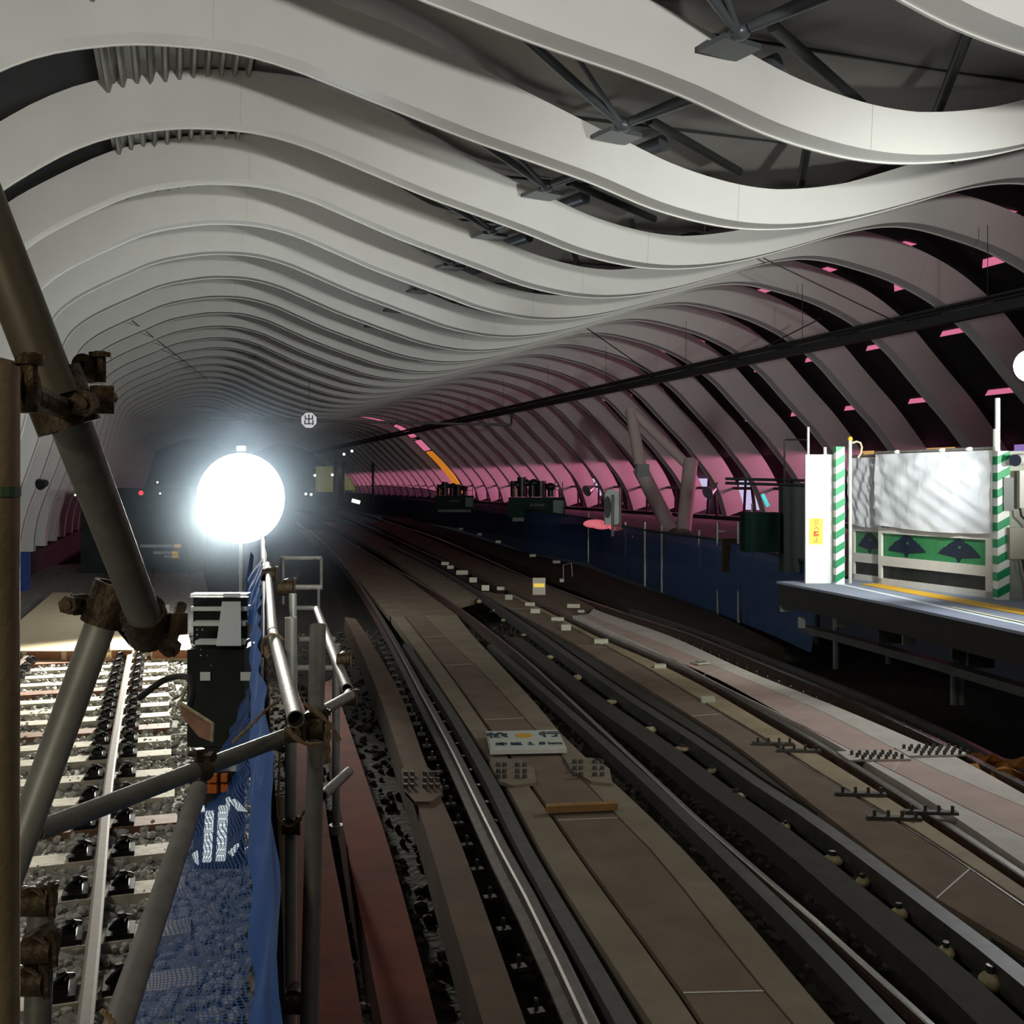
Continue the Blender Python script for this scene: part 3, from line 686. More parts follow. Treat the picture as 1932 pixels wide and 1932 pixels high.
# ================================================================== STEEL DECK PLATES AND TRACK BOARDS
def plate(name, lab, cat, L, R, z, th, m, el=0, group=None, n=26, seams=0):
    Lp = resamp(extend(gpath(L, z), el, 0), n); Rp = resamp(extend(gpath(R, z), el, 0), n)
    o = MB().strip(Lp, Rp, th).build(name, m); tag(o, lab, cat, group)
    if seams:
        for k in range(seams):
            i = 1+int((n-3)*(k+.5)/seams); a, b_ = Lp[i], Rp[i]; d = (Lp[i+1]-a).normalized()*.012; u_ = Vector((0, 0, .002))
            MB().strip([a+u_, a+d+u_], [b_+u_, b_+d+u_], .001).build('board_seam', M['joint'], o)
    return o
plate('steel_girder', 'dark red painted steel girder nearest the scaffold', 'girder', [(556, 1932), (556, 1700), (557, 1500), (560, 1300)], [(685, 1932), (651, 1730), (621, 1571), (600, 1400)], -.05, .3, M['redplate'], 1.5)
plate('steel_girder', 'dark red painted steel girder second from the scaffold', 'girder', [(721, 1932), (689, 1768), (658, 1617), (638, 1500), (622, 1400), (608, 1290)], [(825, 1932), (780, 1761), (734, 1598), (696, 1484), (651, 1351), (628, 1280)], -.05, .3, M['redplate'], 1.5)
gc = plate('steel_girder', 'brown-grey steel girder with a widened bolted splice, left of the rail', 'girder', [(912, 1932), (848, 1719), (795, 1541), (761, 1446), (730, 1351), (696, 1264), (668, 1200), (650, 1164)], [(992, 1932), (920, 1730), (861, 1570), (808, 1452), (765, 1332), (734, 1268), (693, 1200), (671, 1167)], -.05, .3, mat('brown_grey_girder', (.17, .115, .078), .9, 0, spec=.06, nscale=2.5, col2=(.11, .08, .06)), 1.5)
def splice(parent, pts, z, rows, m):
    q = [G(x, y, z) for x, y in pts]; b = len(q)
    mb = MB(); n = len(q); mb.v = [tuple(p) for p in q]+[(p.x, p.y, p.z-.025) for p in q]
    mb.f = [tuple(range(n)), tuple(range(2*n-1, n-1, -1))]+[(i, n+i, n+(i+1) % n, (i+1) % n) for i in range(n)]
    s = mb.build('splice_plate', m, parent)
    for x, y in rows:
        p = G(x, y, z); MB().tube([p, p+Vector((0, 0, .028))], .017, 6).build('bolt', M['guard'], s)
M['gplate'] = D.materials['brown_grey_girder']
splice(gc, [(757, 1452), (764, 1492), (782, 1512), (812, 1512), (836, 1496), (832, 1478), (812, 1452), (800, 1440), (768, 1440)], -.03, [(x, y) for y in (1462, 1474, 1486) for x in (766, 778, 802, 814, 826)], M['gplate'])
D_L = [(1219, 1932), (1128, 1791), (1060, 1685), (1015, 1609), (958, 1499), (924, 1442), (863, 1351), (795, 1245), (735, 1163)]
D_E = [(1322, 1932), (1258, 1838), (1164, 1711), (1090, 1609), (1018, 1505), (927, 1382), (863, 1291), (800, 1208), (764, 1163)]
E_F = [(1497, 1932), (1400, 1818), (1251, 1630), (1158, 1533), (1060, 1428), (1015, 1382), (924, 1283), (840, 1202), (800, 1161)]
F_R = [(1575, 1932), (1494, 1838), (1393, 1717), (1284, 1598), (1190, 1506), (1071, 1397), (1015, 1332), (939, 1249), (893, 1200), (862, 1161)]
sh = lambda P_, d: [(x+d*(y-HZ)/1000, y) for x, y in P_]
pd = plate('track_board', 'tan steel plate left of the brown centre board, between the middle rails', 'board', sh(D_L, 12), sh(D_E, -7), -.02, .12, M['tanplate'], 1.5)
pe = plate('track_board', 'long reddish brown centre board running between the middle rails', 'board', sh(D_E, 7), sh(E_F, -3), -.02, .10, M['brnplate'], 1.5, seams=5)
pf = plate('track_board', 'tan steel plate right of the brown centre board, between the middle rails', 'board', sh(E_F, 3), F_R, -.02, .12, M['tanplate'], 1.5)
splice(pd, [(924, 1440), (942, 1474), (968, 1482), (1012, 1476), (1008, 1450), (982, 1432), (930, 1430)], 0, [(x, y) for y in (1446, 1458, 1468) for x in (940, 952, 976, 990)], M['tanplate'])
splice(pf, [(1064, 1428), (1078, 1452), (1116, 1474), (1156, 1478), (1150, 1450), (1120, 1430)], 0, [(x, y) for y in (1440, 1452, 1464) for x in (1084, 1096, 1122, 1136)], M['tanplate'])
# far covering: boards beyond
plate('track_board', 'brownish board walkway continuing far between the middle rails', 'board', [(735, 1162), (690, 1110), (650, 1070), (600, 1030), (560, 1000)], [(862, 1160), (800, 1115), (740, 1072), (670, 1030), (610, 1000)], -.03, .1, M['brnplate'])
plate('track_board', 'pale worn board walkway far right of the middle rails', 'board', [(858, 1140), (790, 1092), (730, 1050), (660, 1010), (610, 985)], [(905, 1128), (850, 1085), (790, 1050), (710, 1010), (640, 985)], -.03, .1, M['tanplate'])
# sign lying on the boards
sp_ = G(997, 1417, .02); sg = thing('speed_sign', 'white sign board with an orange disc lying on the centre boards', 'sign', sp_, .02)
sgx = (G(1075, 1415, .02)-G(930, 1418, .02)); sg.rotation_euler = (0, 0, math.atan2(sgx.y, sgx.x)); Wg = sgx.length
dep = (G(985, 1390, .05)-G(1000, 1420, .05)).length*1.3
MB().box((0, dep*.45, .0), (Wg, dep*.95, .035)).build('sign_board', M['whitep'], sg)
MB().box((0, dep*.45, .020), (Wg*.965, dep*.85, .006)).build('sign_face', mat('sign_face_white', (.50, .54, .46), .5), sg)
MB().tube([(0, 0, 0), (0, 0, .003)], .075, 24).build('orange_disc', mat('sign_orange', (.62, .36, .03), .5), sg).location = (-.0, dep*.62, .023)
for ch, xx, yy, sz in (('徐', -.36, .64, .19), ('行', .36, .64, .19)): text(ch, sz, (xx*Wg, yy*dep, .026), (1, 0, 0), (0, 1, 0), M['ink'], 'lettering', sg, bold=.003)
text('時 速 １５km', .095, (.03*Wg, .20*dep, .026), (1, 0, 0), (0, 1, 0), M['ink'], 'lettering', sg, sx=1.0, bold=.003)
a, b_ = G(1032, 1528, .02), G(1166, 1522, .02); wdb = thing('timber_batten', 'short orange-brown timber batten lying across the centre board', 'timber', (a+b_)/2, math.atan2((b_-a).y, (b_-a).x))
MB().box((0, .03, 0), ((b_-a).length, .06, .045)).build('batten', M['orange'], wdb)
# rails of the middle track
RL = [(1118, 1932), (1060, 1810), (1000, 1690), (945, 1590), (895, 1490), (850, 1400), (800, 1310), (757, 1230), (716, 1160), (676, 1100), (640, 1055), (600, 1015), (560, 985)]
RG = [(1182, 1932), (1112, 1810), (1047, 1700), (985, 1590), (935, 1490), (890, 1410), (845, 1335), (795, 1260), (765, 1215)]
RR = [(1757, 1932), (1600, 1790), (1450, 1660), (1324, 1551), (1237, 1470), (1150, 1389), (1060, 1305), (996, 1247), (945, 1206), (876, 1153), (800, 1104), (739, 1070), (680, 1035), (620, 1000), (570, 975)]
RGR = [(1690, 1932), (1530, 1768), (1390, 1633), (1250, 1500), (1150, 1409), (1050, 1322), (960, 1245), (925, 1216)]
t1, p1 = rail_thing('rail', 'dull rail of the middle track, the left one', extend(gpath(RL, 0), 1.5), M['raildull'], n=80)
t2, p2 = rail_thing('rail', 'shiny rail of the middle track, the right one', extend(gpath(RR, 0), 1.5), M['railtop'], n=80, hw=.02)
def bar(name, lab, px, z, w_, h, m, el=1.5, cat='guard rail', n=50):
    pts = resamp(extend(gpath(px, z), el), n)
    return tag(MB().sweep(frames(pts), [(-w_/2, -h), (w_/2, -h), (w_/2, 0), (-w_/2, 0)]).build(name, m), lab, cat)
bar('guard_rail', 'flat grey guard rail inside the left rail of the middle track', RG, 0, .085, .1, M['guard'])
bar('guard_rail', 'flat grey guard rail inside the right rail of the middle track', RGR, 0, .085, .1, M['guard'])
# small bolts beside the rails
def bolts(parent, pts, off, n, y1, y0=4.0, m='clipm', step=None):
    cand = resamp(pts, 400); cand = [p for p in cand if y0 < (p.x*SA+p.y*CA) < y1]; fr = frames(cand); st = max(1, len(fr)//n)
    base = None
    for k in range(0, len(fr), st):
        p, sd, up = fr[k]; q = p+sd*off
        if base is None:
            mb = MB(); mb.box((0, 0, -.10), (.07, .05, .02)); mb.tube([(0, 0, -.09), (0, 0, -.05)], .010, 6); mb.sphere((0, 0, -.048), .013, 8, 5); base = mb.build('rail_bolt', M[m], parent); base.location = q
        else: c = base.copy(); col.objects.link(c); c.location = q
M['boltm'] = mat('rail_bolt_steel', (.22, .21, .19), .25, .9)
bolts(t1, p1, -.17, 22, 15, m='boltm'); bolts(t1, p1, .12, 18, 12, m='boltm')
# conductor rail trough with insulators, guard timbers
T1 = [(1932, 1905), (1858, 1840), (1771, 1770), (1628, 1657), (1571, 1612), (1482, 1545), (1389, 1482), (1288, 1408), (1154, 1318), (1060, 1250), (988, 1196), (934, 1158), (905, 1135), (860, 1105), (800, 1070), (730, 1035)]
bar('guard_timber', 'dark guard timber beside the shiny middle rail', [(x-38*(y-HZ)/600, y+6) for x, y in T1[:11]], -.02, .20, .12, mat('black_brown_timber', (.045, .038, .026), .85, nscale=8, namt=.4), cat='timber')
bar('conductor_rail', 'dark conductor rail right of the middle track', [(x+42*(y-HZ)/600, y-6) for x, y in T1], .04, .10, .12, M['guard'], cat='rail')
bar('guard_timber', 'dark guard timber beneath the conductor rail cover', [(x+85*(y-HZ)/600, y-8) for x, y in T1], -.0, .16, .1, D.materials['black_brown_timber'], cat='timber')
ip = resamp(gpath(T1, -.05), 300); ins0 = None; k = 0
xs_ = [G(x, y, -.05) for x, y in [(1869, 1852), (1785, 1798), (1696, 1725), (1628, 1664), (1571, 1624), (1482, 1559), (1389, 1502), (1344, 1454), (1288, 1413), (1227, 1377), (1154, 1324), (1090, 1278), (1038, 1240), (988, 1198), (950, 1170), (934, 1152), (905, 1135), (880, 1118), (858, 1104), (838, 1090)]]
for k, p in enumerate(xs_):
    lab = 'cream insulator in the dark trough right of the middle rails, %s from the camera' % nth(k+1)
    if ins0 is None:
        ins0 = thing('insulator', lab, 'insulator', p, .3, 'cream conductor rail insulators')
        MB().sphere((0, 0, .0), .055, 12, 8, (1, 1, .8)).build('porcelain_body', M['insul'], ins0, True); MB().box((0, .07, -.03), (.12, .07, .06)).build('bracket', M['blackm'], ins0); MB().tube([(0, 0, .02), (0, 0, .075)], .02, 8).build('cap', M['boltm'], ins0)
    else: dup(ins0, p, random.uniform(-.9, .9), lab, (random.uniform(.6, 1.3), random.uniform(.5, 1.1), random.uniform(.45, .9)))
# brown duct covers between middle and right track
N_L = [(1932, 1794), (1757, 1688), (1555, 1535), (1393, 1409), (1284, 1338), (1150, 1255), (1060, 1200), (960, 1145), (900, 1115)]
M_ = [(1932, 1705), (1757, 1587), (1571, 1474), (1458, 1402), (1344, 1334), (1231, 1266), (1150, 1222), (1050, 1168), (960, 1122)]
K_R = [(1932, 1672), (1757, 1556), (1571, 1442), (1458, 1374), (1352, 1310), (1250, 1256), (1150, 1215), (1040, 1160), (960, 1118)]
plate('duct_cover', 'long brown duct cover left of the narrow shiny strip', 'duct cover', N_L, sh(M_, -12), .03, .2, M['brnplate'], 1.5, seams=4)
plate('duct_cover', 'long ochre duct cover against the left rail of the right track', 'duct cover', sh(M_, 8), [(x-14*(y-HZ)/600, y+2) for x, y in [(1932, 1662), (1757, 1546), (1571, 1430), (1458, 1364), (1352, 1302), (1250, 1250), (1150, 1207), (1040, 1152), (975, 1120)]], .03, .2, M['ochre'], 1.5)
bar('steel_strip', 'narrow shiny steel strip between the two duct covers', M_, .02, .035, .04, M['raildull'], cat='strip')
# clamps on duct covers
for k, (x, y, dx) in enumerate([(1430, 1405, 1), (1478, 1418, 1), (1590, 1500, 1), (1650, 1545, 1), (1720, 1535, 1)]):
    t = thing('cover_clamp', 'row of short brackets standing on the duct cover, %s from the camera' % nth(5-k), 'bracket', G(x, y, .03), .2, 'brackets on the duct covers')
    for j in range(4): MB().tube([(.07*j, -.05*j, 0), (.07*j, -.05*j, .06)], .012, 6).build('stud', M['guard'], t)
    MB().box((.1, -.07, .012), (.34, .05, .02), -.6).build('base_bar', M['guard'], t)
# right track
L2 = [(1932, 1650), (1757, 1534), (1555, 1408), (1455, 1350), (1352, 1292), (1250, 1245), (1150, 1203), (1026, 1143), (924, 1099), (860, 1068), (800, 1042), (720, 1005), (650, 975), (600, 957)]
R2 = [(1932, 1478), (1757, 1390), (1595, 1315), (1433, 1249), (1312, 1199), (1190, 1160), (1081, 1123), (980, 1082), (838, 1020), (760, 994), (695, 972), (606, 945)]
t3, p3 = rail_thing('rail', 'dark rail of the right track, the left one', extend(gpath(L2, 0), 1.5), M['raildull'], n=80)
t4, p4 = rail_thing('rail', 'bright rail of the right track, the one nearer the platform', extend(gpath(R2, 0), 1.5), M['railtop'], n=80)
bolts(t4, p4, -.20, 46, 26, 6, m='boltm'); bolts(t4, p4, .13, 30, 20, 6, m='boltm')
bar('guard_rail', 'thin outer guard rail on the platform side of the right track', [(1932, 1452), (1757, 1366), (1595, 1296), (1433, 1234), (1312, 1188), (1190, 1149)], 0, .05, .1, M['raildull'])
H_L = [(1932, 1630), (1757, 1512), (1555, 1392), (1455, 1336), (1352, 1280), (1250, 1236), (1150, 1194), (1080, 1162)]
H_R = [(1932, 1579), (1709, 1467), (1482, 1352), (1352, 1288), (1250, 1233), (1150, 1188), (1096, 1160)]
I_R = [(1932, 1522), (1790, 1462), (1688, 1413), (1555, 1344), (1393, 1275), (1251, 1215), (1150, 1176), (1110, 1158)]
J_R = [(1932, 1498), (1814, 1433), (1737, 1401), (1595, 1340), (1413, 1267), (1271, 1203), (1150, 1160), (1120, 1148)]
plate('walk_board', 'pale walk board on the left of the right track, beside the dark rail', 'board', H_L, sh(H_R, -3), .0, .12, M['tanbright'], 1.5)
plate('walk_board', 'long pinkish walk board along the middle of the right track', 'board', sh(H_R, 3), sh(I_R, -2), .0, .12, M['pinkbright'], 1.5, seams=6)
wj = plate('walk_board', 'pale walk board on the right of the right track, beside the bright rail', 'board', sh(I_R, 2), J_R, .0, .12, M['tanbright'], 1.5)
for cx, cy, nr, nc, lab in [(1612, 1432, 3, 6, 'left'), (1722, 1424, 4, 7, 'right')]:
    g = thing('bolt_cluster', 'cluster of bolt heads on the pale walk boards, the %s one' % lab, 'bolts', G(cx, cy, 0), math.radians(0))
    MB().box((.18, .0, .01), (.5, .26, .015), -.25).build('base_plate', M['tanbright'], g)
    for i in range(nr):
        for j in range(nc): MB().tube([(.02+j*.062, -.08+i*.07-j*.015, .015), (.02+j*.062, -.08+i*.07-j*.015, .05)], .014, 6).build('bolt', M['guard'], g)
wt = thing('white_marker_tile', 'small white square plate with a dark ring on the pinkish walk board', 'marker', G(1321, 1252, .01), .15)
MB().box((0, 0, .012), (.17, .16, .02)).build('tile', M['mark'], wt)
MB().box((0, 0, .024), (.10, .09, .006)).build('dark_ring', M['ink'], wt)
MB().box((0, 0, .028), (.055, .045, .006)).build('tile_centre', M['mark'], wt)
# far brown track covers of the right track
plate('track_board', 'brown board covering of the right track beyond the yellow marker', 'board', [(1078, 1162), (975, 1118), (900, 1082), (820, 1045), (750, 1012), (690, 985)], [(1122, 1146), (1040, 1108), (960, 1078), (870, 1042), (800, 1012), (730, 985)], -.02, .1, M['brnplate'])
M['fardeck'] = mat('brown_kerb_steel', (.045, .027, .015), .85, nscale=4, namt=.4)
plate('steel_kerb', 'dark brown steel kerb along the foot of the blue barrier', 'kerb', [(1370, 1216), (1240, 1168), (1100, 1105), (1000, 1072), (900, 1035), (800, 1000), (720, 975)], [(1480, 1222), (1322, 1145), (1200, 1105), (1100, 1068), (1000, 1045), (880, 1008), (760, 975)], -.04, .2, M['fardeck'])
# white reflector blocks beside the track
blk0 = None
BL = [(840, 1063, 14, 6), (850, 1070, 12, 6), (872, 1080, 22, 8), (893, 1094, 14, 9), (916, 1109, 14, 10), (945, 1110, 14, 6), (960, 1127, 14, 10), (1000, 1140, 18, 7), (1010, 1153, 18, 9), (1082, 1143, 24, 7), (1096, 1153, 12, 4), (1052, 1168, 24, 7), (1068, 1184, 18, 12), (1134, 1210, 26, 9), (1245, 1257, 22, 8), (1335, 1320, 26, 10), (940, 1022, 10, 5), (1005, 1048, 12, 5), (1050, 1060, 14, 5), (1060, 1095, 8, 6), (905, 1008, 8, 4), (870, 998, 7, 4)]
for k, (x, y, w_, h_) in enumerate(BL):
    p = G(x, y+h_/2, .02); Y = p.x*SA+p.y*CA; lab = 'small pale block on the track bed, %s from the camera side' % nth(len(BL)-k)
    sc_ = (w_*Y/F/.2, 1, h_*Y/F/.06)
    if blk0 is None: blk0 = MB().box((0, 0, .03), (.2, .09, .06)).build('track_block', M['mark']); tag(blk0, lab, 'block', 'pale blocks on the track bed'); blk0.location = p; blk0.rotation_euler = (0, 0, -TA); blk0.scale = sc_
    else: dup(blk0, p, -TA, lab, sc_)
ym = thing('track_marker', 'square grey marker with a yellow stripe on a post between the tracks', 'marker', G(1017, 1150, 0), -TA)
Ym = (ym.location.x*SA+ym.location.y*CA); q = Ym/F
MB().tube([(0, 0, 0), (0, 0, 32*q)], .012, 8).build('post', M['rust'], ym)
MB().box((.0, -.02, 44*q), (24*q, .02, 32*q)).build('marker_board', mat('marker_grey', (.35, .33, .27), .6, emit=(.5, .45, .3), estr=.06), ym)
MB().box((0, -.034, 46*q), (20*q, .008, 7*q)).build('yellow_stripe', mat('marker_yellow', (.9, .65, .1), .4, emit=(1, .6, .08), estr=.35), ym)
gf = thing('hoop_frame', 'small thin wire hoop standing on the kerb beside the blue net', 'frame', G(1066, 1098, 0), -TA); q = (gf.location.x*SA+gf.location.y*CA)/F
MB().tube([(-3*q, 0, 0), (-3*q, 0, 32*q), (12*q, 0, 36*q), (14*q, 0, 10*q)], .012, 6).build('hoop', M['galvl'], gf)
# white tube lights and shiny rail end far away
tag(MB().tube([P(664, 944, 60), P(679, 948, 60)], .11, 8).build('tube_light', M['tube']), 'short glowing tube light far down the right track', 'lamp')
# far hoardings at the end of the hall
fh = thing('far_hoarding', 'yellowish lit hoarding at the far end of the hall', 'hoarding', (0, 0, 0))
for (x0, x1, y0, y1) in [(596, 628, 880, 928), (646, 703, 880, 925)]:
    a = P((x0+x1)/2, (y0+y1)/2, 108); MB().box(a, ((x1-x0)*108/F, .2, (y1-y0)*108/F), -TA).build('lit_panel', M['hoard'], fh)
for x in (634, 648, 704):
    a = P(x, 900, 88); MB().tube([P(x, 870, 88), P(x, 950, 88)], .12, 8).build('post', M['beamd'], fh)
for k, (x, y) in enumerate([(594, 897), (627, 896), (577, 932), (587, 933), (649, 857), (664, 851)]):
    tag(MB().sphere(P(x, y, 85), .12, 8, 6).build('small_lamp', M['tube']), 'tiny white lamp at the far end of the hall, %s from the left' % nth([3, 4, 1, 2, 5, 6][k]), 'lamp', 'tiny lamps at the far end')
# ================================================================== BLUE NET BARRIER ON THE RIGHT
def netsheet(top, bot, nx, nz, m, name, parent=None, fold=.0, uvs=1.0):
    T = resamp(top, nx+1); B = resamp(bot, nx+1); me = D.meshes.new(name); v = []; f = []
    for j in range(nz+1):
        for i in range(nx+1):
            p = B[i].lerp(T[i], j/nz); n_ = (T[min(i+1, nx)]-T[max(i-1, 0)]).cross(UP)
            if n_.length > 0: n_.normalize()
            v.append(tuple(p+n_*fold*(math.sin(i*1.1+j*.23)+.6*math.sin(i*.43+j*.7))))
    for j in range(nz):
        for i in range(nx): a = j*(nx+1)+i; f.append((a, a+1, a+nx+2, a+nx+1))
    me.from_pydata(v, [], f); uv = me.uv_layers.new(name='UVMap')
    W = sum((b-a).length for a, b in zip(T, T[1:])); Hh = (T[nx//2]-B[nx//2]).length
    for poly in me.polygons:
        for li, vi in zip(poly.loop_indices, poly.vertices):
            j, i = divmod(vi, nx+1); uv.data[li].uv = (i/nx*W*uvs, j/nz*Hh*uvs)
    me.materials.append(m); me.polygons.foreach_set('use_smooth', [True]*len(me.polygons))
    o = D.objects.new(name, me); col.objects.link(o)
    if parent: o.parent = parent
    return o
NB = [(1530, 1232), (1440, 1195), (1352, 1158), (1217, 1106), (1110, 1062), (1000, 1045), (900, 1010), (800, 975), (700, 955), (640, 945)]
nb_ = [G(x, y, -.1) for x, y in NB]
NT = [(1530, 1062), (1440, 1040), (1352, 1018), (1217, 1000), (1110, 978), (1000, 962), (900, 945), (800, 922), (700, 915), (640, 908)]
nt2 = []
for (x, y), b_ in zip(NT, nb_):
    Y = b_.x*SA+b_.y*CA; nt2.append(P(x, y, Y))
dl = [p+Vector((.45, 0, 0)) for p in nb_]; dl = extend(dl, 0, 60)
for p in dl: p.z = .92
MB().strip(dl, [Vector((17.75, p.y, .92)) for p in dl], .12).build('floor_deck', M['platd'], kind='structure')
bar_ = thing('net_barrier', 'long dark blue net barrier on posts along the right track', 'barrier', (0, 0, 0))
netsheet(nt2, nb_, 90, 8, M['netd'], 'barrier_net', bar_, .05)
MB().tube(nt2, .025, 8).build('top_rail', M['beamd'], bar_)
for k, (x, y1, y0) in enumerate([(1110, 1062, 965), (1180, 1090, 985), (1217, 1106, 985), (1249, 1118, 990), (1320, 1145, 1000), (1355, 1160, 985), (1394, 1175, 985), (1420, 1182, 950)]):
    b_ = G(x, y1, -.1); Y = b_.x*SA+b_.y*CA; MB().tube([b_, P(x, y0, Y)], .026, 8).build('post', M['galvl'], bar_)
nn_ = thing('notice_board', 'brown notice board hung on the barrier posts', 'sign', P(1376, 1048, 17.2), -TA)
MB().box((0, 0, 0), (.24, .02, .56)).build('board', mat('brown_notice', (.10, .065, .03), .7), nn_)
for z in (.13, -.02, -.2): MB().box((0, -.014, z), (.12, .004, .02)).build('text_line', M['black'], nn_)
MB().box((0, .02, .40), (.36, .03, .03)).build('hanging_bar', M['galvl'], nn_)
# site fence and box behind the barrier, left of the white end panel
sf = thing('mesh_enclosure', 'dark green-grey mesh enclosure left of the white end panel', 'enclosure', P(1498, 1090, 14.5), -TA); sf.location.z = .95
MB().box((-.02, 0, .62), (.30, .35, 1.24)).build('enclosure_body', mat('dark_green_grey', (.018, .026, .024), .7, nscale=6, namt=.4), sf)
MB().box((-.45, .1, .55), (.5, .3, .55)).build('green_box', mat('dark_green_box', (.003, .014, .010), .8, spec=.1), sf)
for x in (-.18, .14): MB().tube([(x, -.18, 0), (x, -.18, 1.85)], .014, 8).build('post', M['beamd'], sf)
MB().tube([(-1.0, -.18, 1.30), (.3, -.18, 1.27)], .02, 8).build('rail', M['blackm'], sf); MB().tube([(-1.0, -.18, 1.24), (.3, -.18, 1.20)], .02, 8).build('rail', M['blackm'], sf)
MB().tube([(-.18, -.18, 1.84), (.14, -.18, 1.84)], .012, 8).build('rail', M['blackm'], sf)
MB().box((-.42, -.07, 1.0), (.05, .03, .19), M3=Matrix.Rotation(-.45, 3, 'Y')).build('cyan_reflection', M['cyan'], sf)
# signal
p = P(1156, 990, 25); sgn = thing('track_signal', 'white railway signal head with a black oval face behind the blue net', 'signal', (p.x, p.y, .9), -TA)
MB().tube([(0, 0, 0), (0, 0, 1.0)], .04, 10).build('pole', M['greyr'], sgn); q = 25/F; zc = p.z-.9
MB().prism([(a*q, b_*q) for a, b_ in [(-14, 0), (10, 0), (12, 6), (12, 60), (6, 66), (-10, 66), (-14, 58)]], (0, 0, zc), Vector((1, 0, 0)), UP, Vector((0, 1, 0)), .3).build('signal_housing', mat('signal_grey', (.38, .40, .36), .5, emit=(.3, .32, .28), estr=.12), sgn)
MB().prism([(-10*q+7*q*math.cos(t), 33*q+21*q*math.sin(t)) for t in [k*math.pi/8 for k in range(16)]], (0, -.03, zc), Vector((1, 0, 0)), UP, Vector((0, 1, 0)), .03).build('signal_face', M['black'], sgn)
MB().tube([(14*q, 0, zc-8*q), (14*q, 0, zc+70*q)], .03, 8).build('ladder_pole', M['greyr'], sgn)
# green machines
def machine(loc, s, lab):
    t = thing('green_generator', lab, 'machine', loc, -TA)
    MB().box((0, 0, .42*s), (1.75*s, .8*s, .62*s)).build('engine_cabinet', M['ngreen'], t)
    MB().box((.68*s, -.42*s, .44*s), (.34*s, .05, .42*s)).build('side_panel', M['lgreen'], t)
    MB().box((0, 0, .05*s), (1.5*s, .7*s, .12*s)).build('skid_base', M['blackm'], t)
    for k, (x, z, r, h) in enumerate([(-.72, .75, .1, .5), (-.45, .75, .16, .62), (-.12, .75, .13, .42), (.15, .75, .17, .5), (.45, .75, .10, .4)]):
        MB().tube([(x*s, 0, z*s), (x*s, 0, (z+h)*s)], r*s, 12).build('silencer', M['blackm'], t, True)
    for k in range(5): MB().sphere(((-.6+.26*k)*s, -.05, (1.22-.06*abs(k-1.5))*s), .14*s, 10, 7, (1.1, .8, .9)).build('hose_bundle', M['blackm'], t, True)
    MB().box((.7*s, .0, .98*s), (.28*s, .3*s, .02)).build('guard_rack', M['blackm'], t)
    for x in (.58, .82): MB().tube([(x*s, -.1, .72*s), (x*s, -.1, 1.22*s)], .015, 6).build('rack_post', M['blackm'], t)
    MB().box((-.66*s, -.42*s, .92*s), (.035*s, .02, .34*s)).build('orange_tube', M['orangem'], t)
    text('KOWAI', .13*s, (.02*s, -.41*s, .50*s), (1, 0, 0), (0, 0, 1), M['greyr'], 'lettering', t)
    return t
p = P(1012, 975, 34.5); machine((p.x, p.y, .92), 1.06, 'dark green generator with black pipes, the nearer and larger one')
p = P(858, 960, 45); machine((p.x, p.y, .92), .95, 'dark green generator with black pipes, the farther one on the left')
# rubble lit pink, steel V columns, pink lamps
pk = thing('pink_lit_sheeting', 'folded sheeting glowing pink behind the blue net', 'sheeting', (0, 0, 0))
M['pksheet'] = mat('pale_sheeting', (.8, .7, .68), .7)
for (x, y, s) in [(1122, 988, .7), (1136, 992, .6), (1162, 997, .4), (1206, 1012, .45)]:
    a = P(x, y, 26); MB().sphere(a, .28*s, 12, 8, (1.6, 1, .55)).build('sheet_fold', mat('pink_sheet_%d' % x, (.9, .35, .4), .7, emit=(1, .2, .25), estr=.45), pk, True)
vc = thing('steel_v_column', 'pale steel V-shaped column standing behind the blue net', 'column', (0, 0, 0))
MB().tube([P(1208, 885, 27), P(1268, 1004, 26)], .20, 14).build('column_leg', M['pinkc'], vc, True)
MB().tube([P(1303, 870, 27), P(1290, 1004, 26)], .19, 14).build('column_leg', M['pinkc'], vc, True)
MB().tube([P(1190, 775, 28), P(1212, 900, 27)], .16, 12).build('upper_column', M['pinkc'], vc, True)
MB().tube([P(1196, 778, 28), P(1300, 880, 27)], .13, 12).build('upper_brace', M['pinkc'], vc, True)
MB().box(P(1212, 888, 26.8), (.32, .3, .34), -TA).build('column_head', M['greyr'], vc)
for k, (x, y, Y, lab) in enumerate([(1345, 925, 24, 'nearer'), (1116, 922, 28, 'farther')]):
    a = P(x, y, Y); t = thing('dish_lamp', 'small pink dish lamp clamped on a right rib, the %s one' % lab, 'lamp', a, -TA)
    MB().tube([(-.14, -.1, -.06), (.06, .05, .04)], .16, 16, r2=.05).build('lamp_shade', M['silver'], t); MB().tube([(.05, .05, .04), (.12, .1, .18)], .02, 8).build('bracket', M['galv'], t)
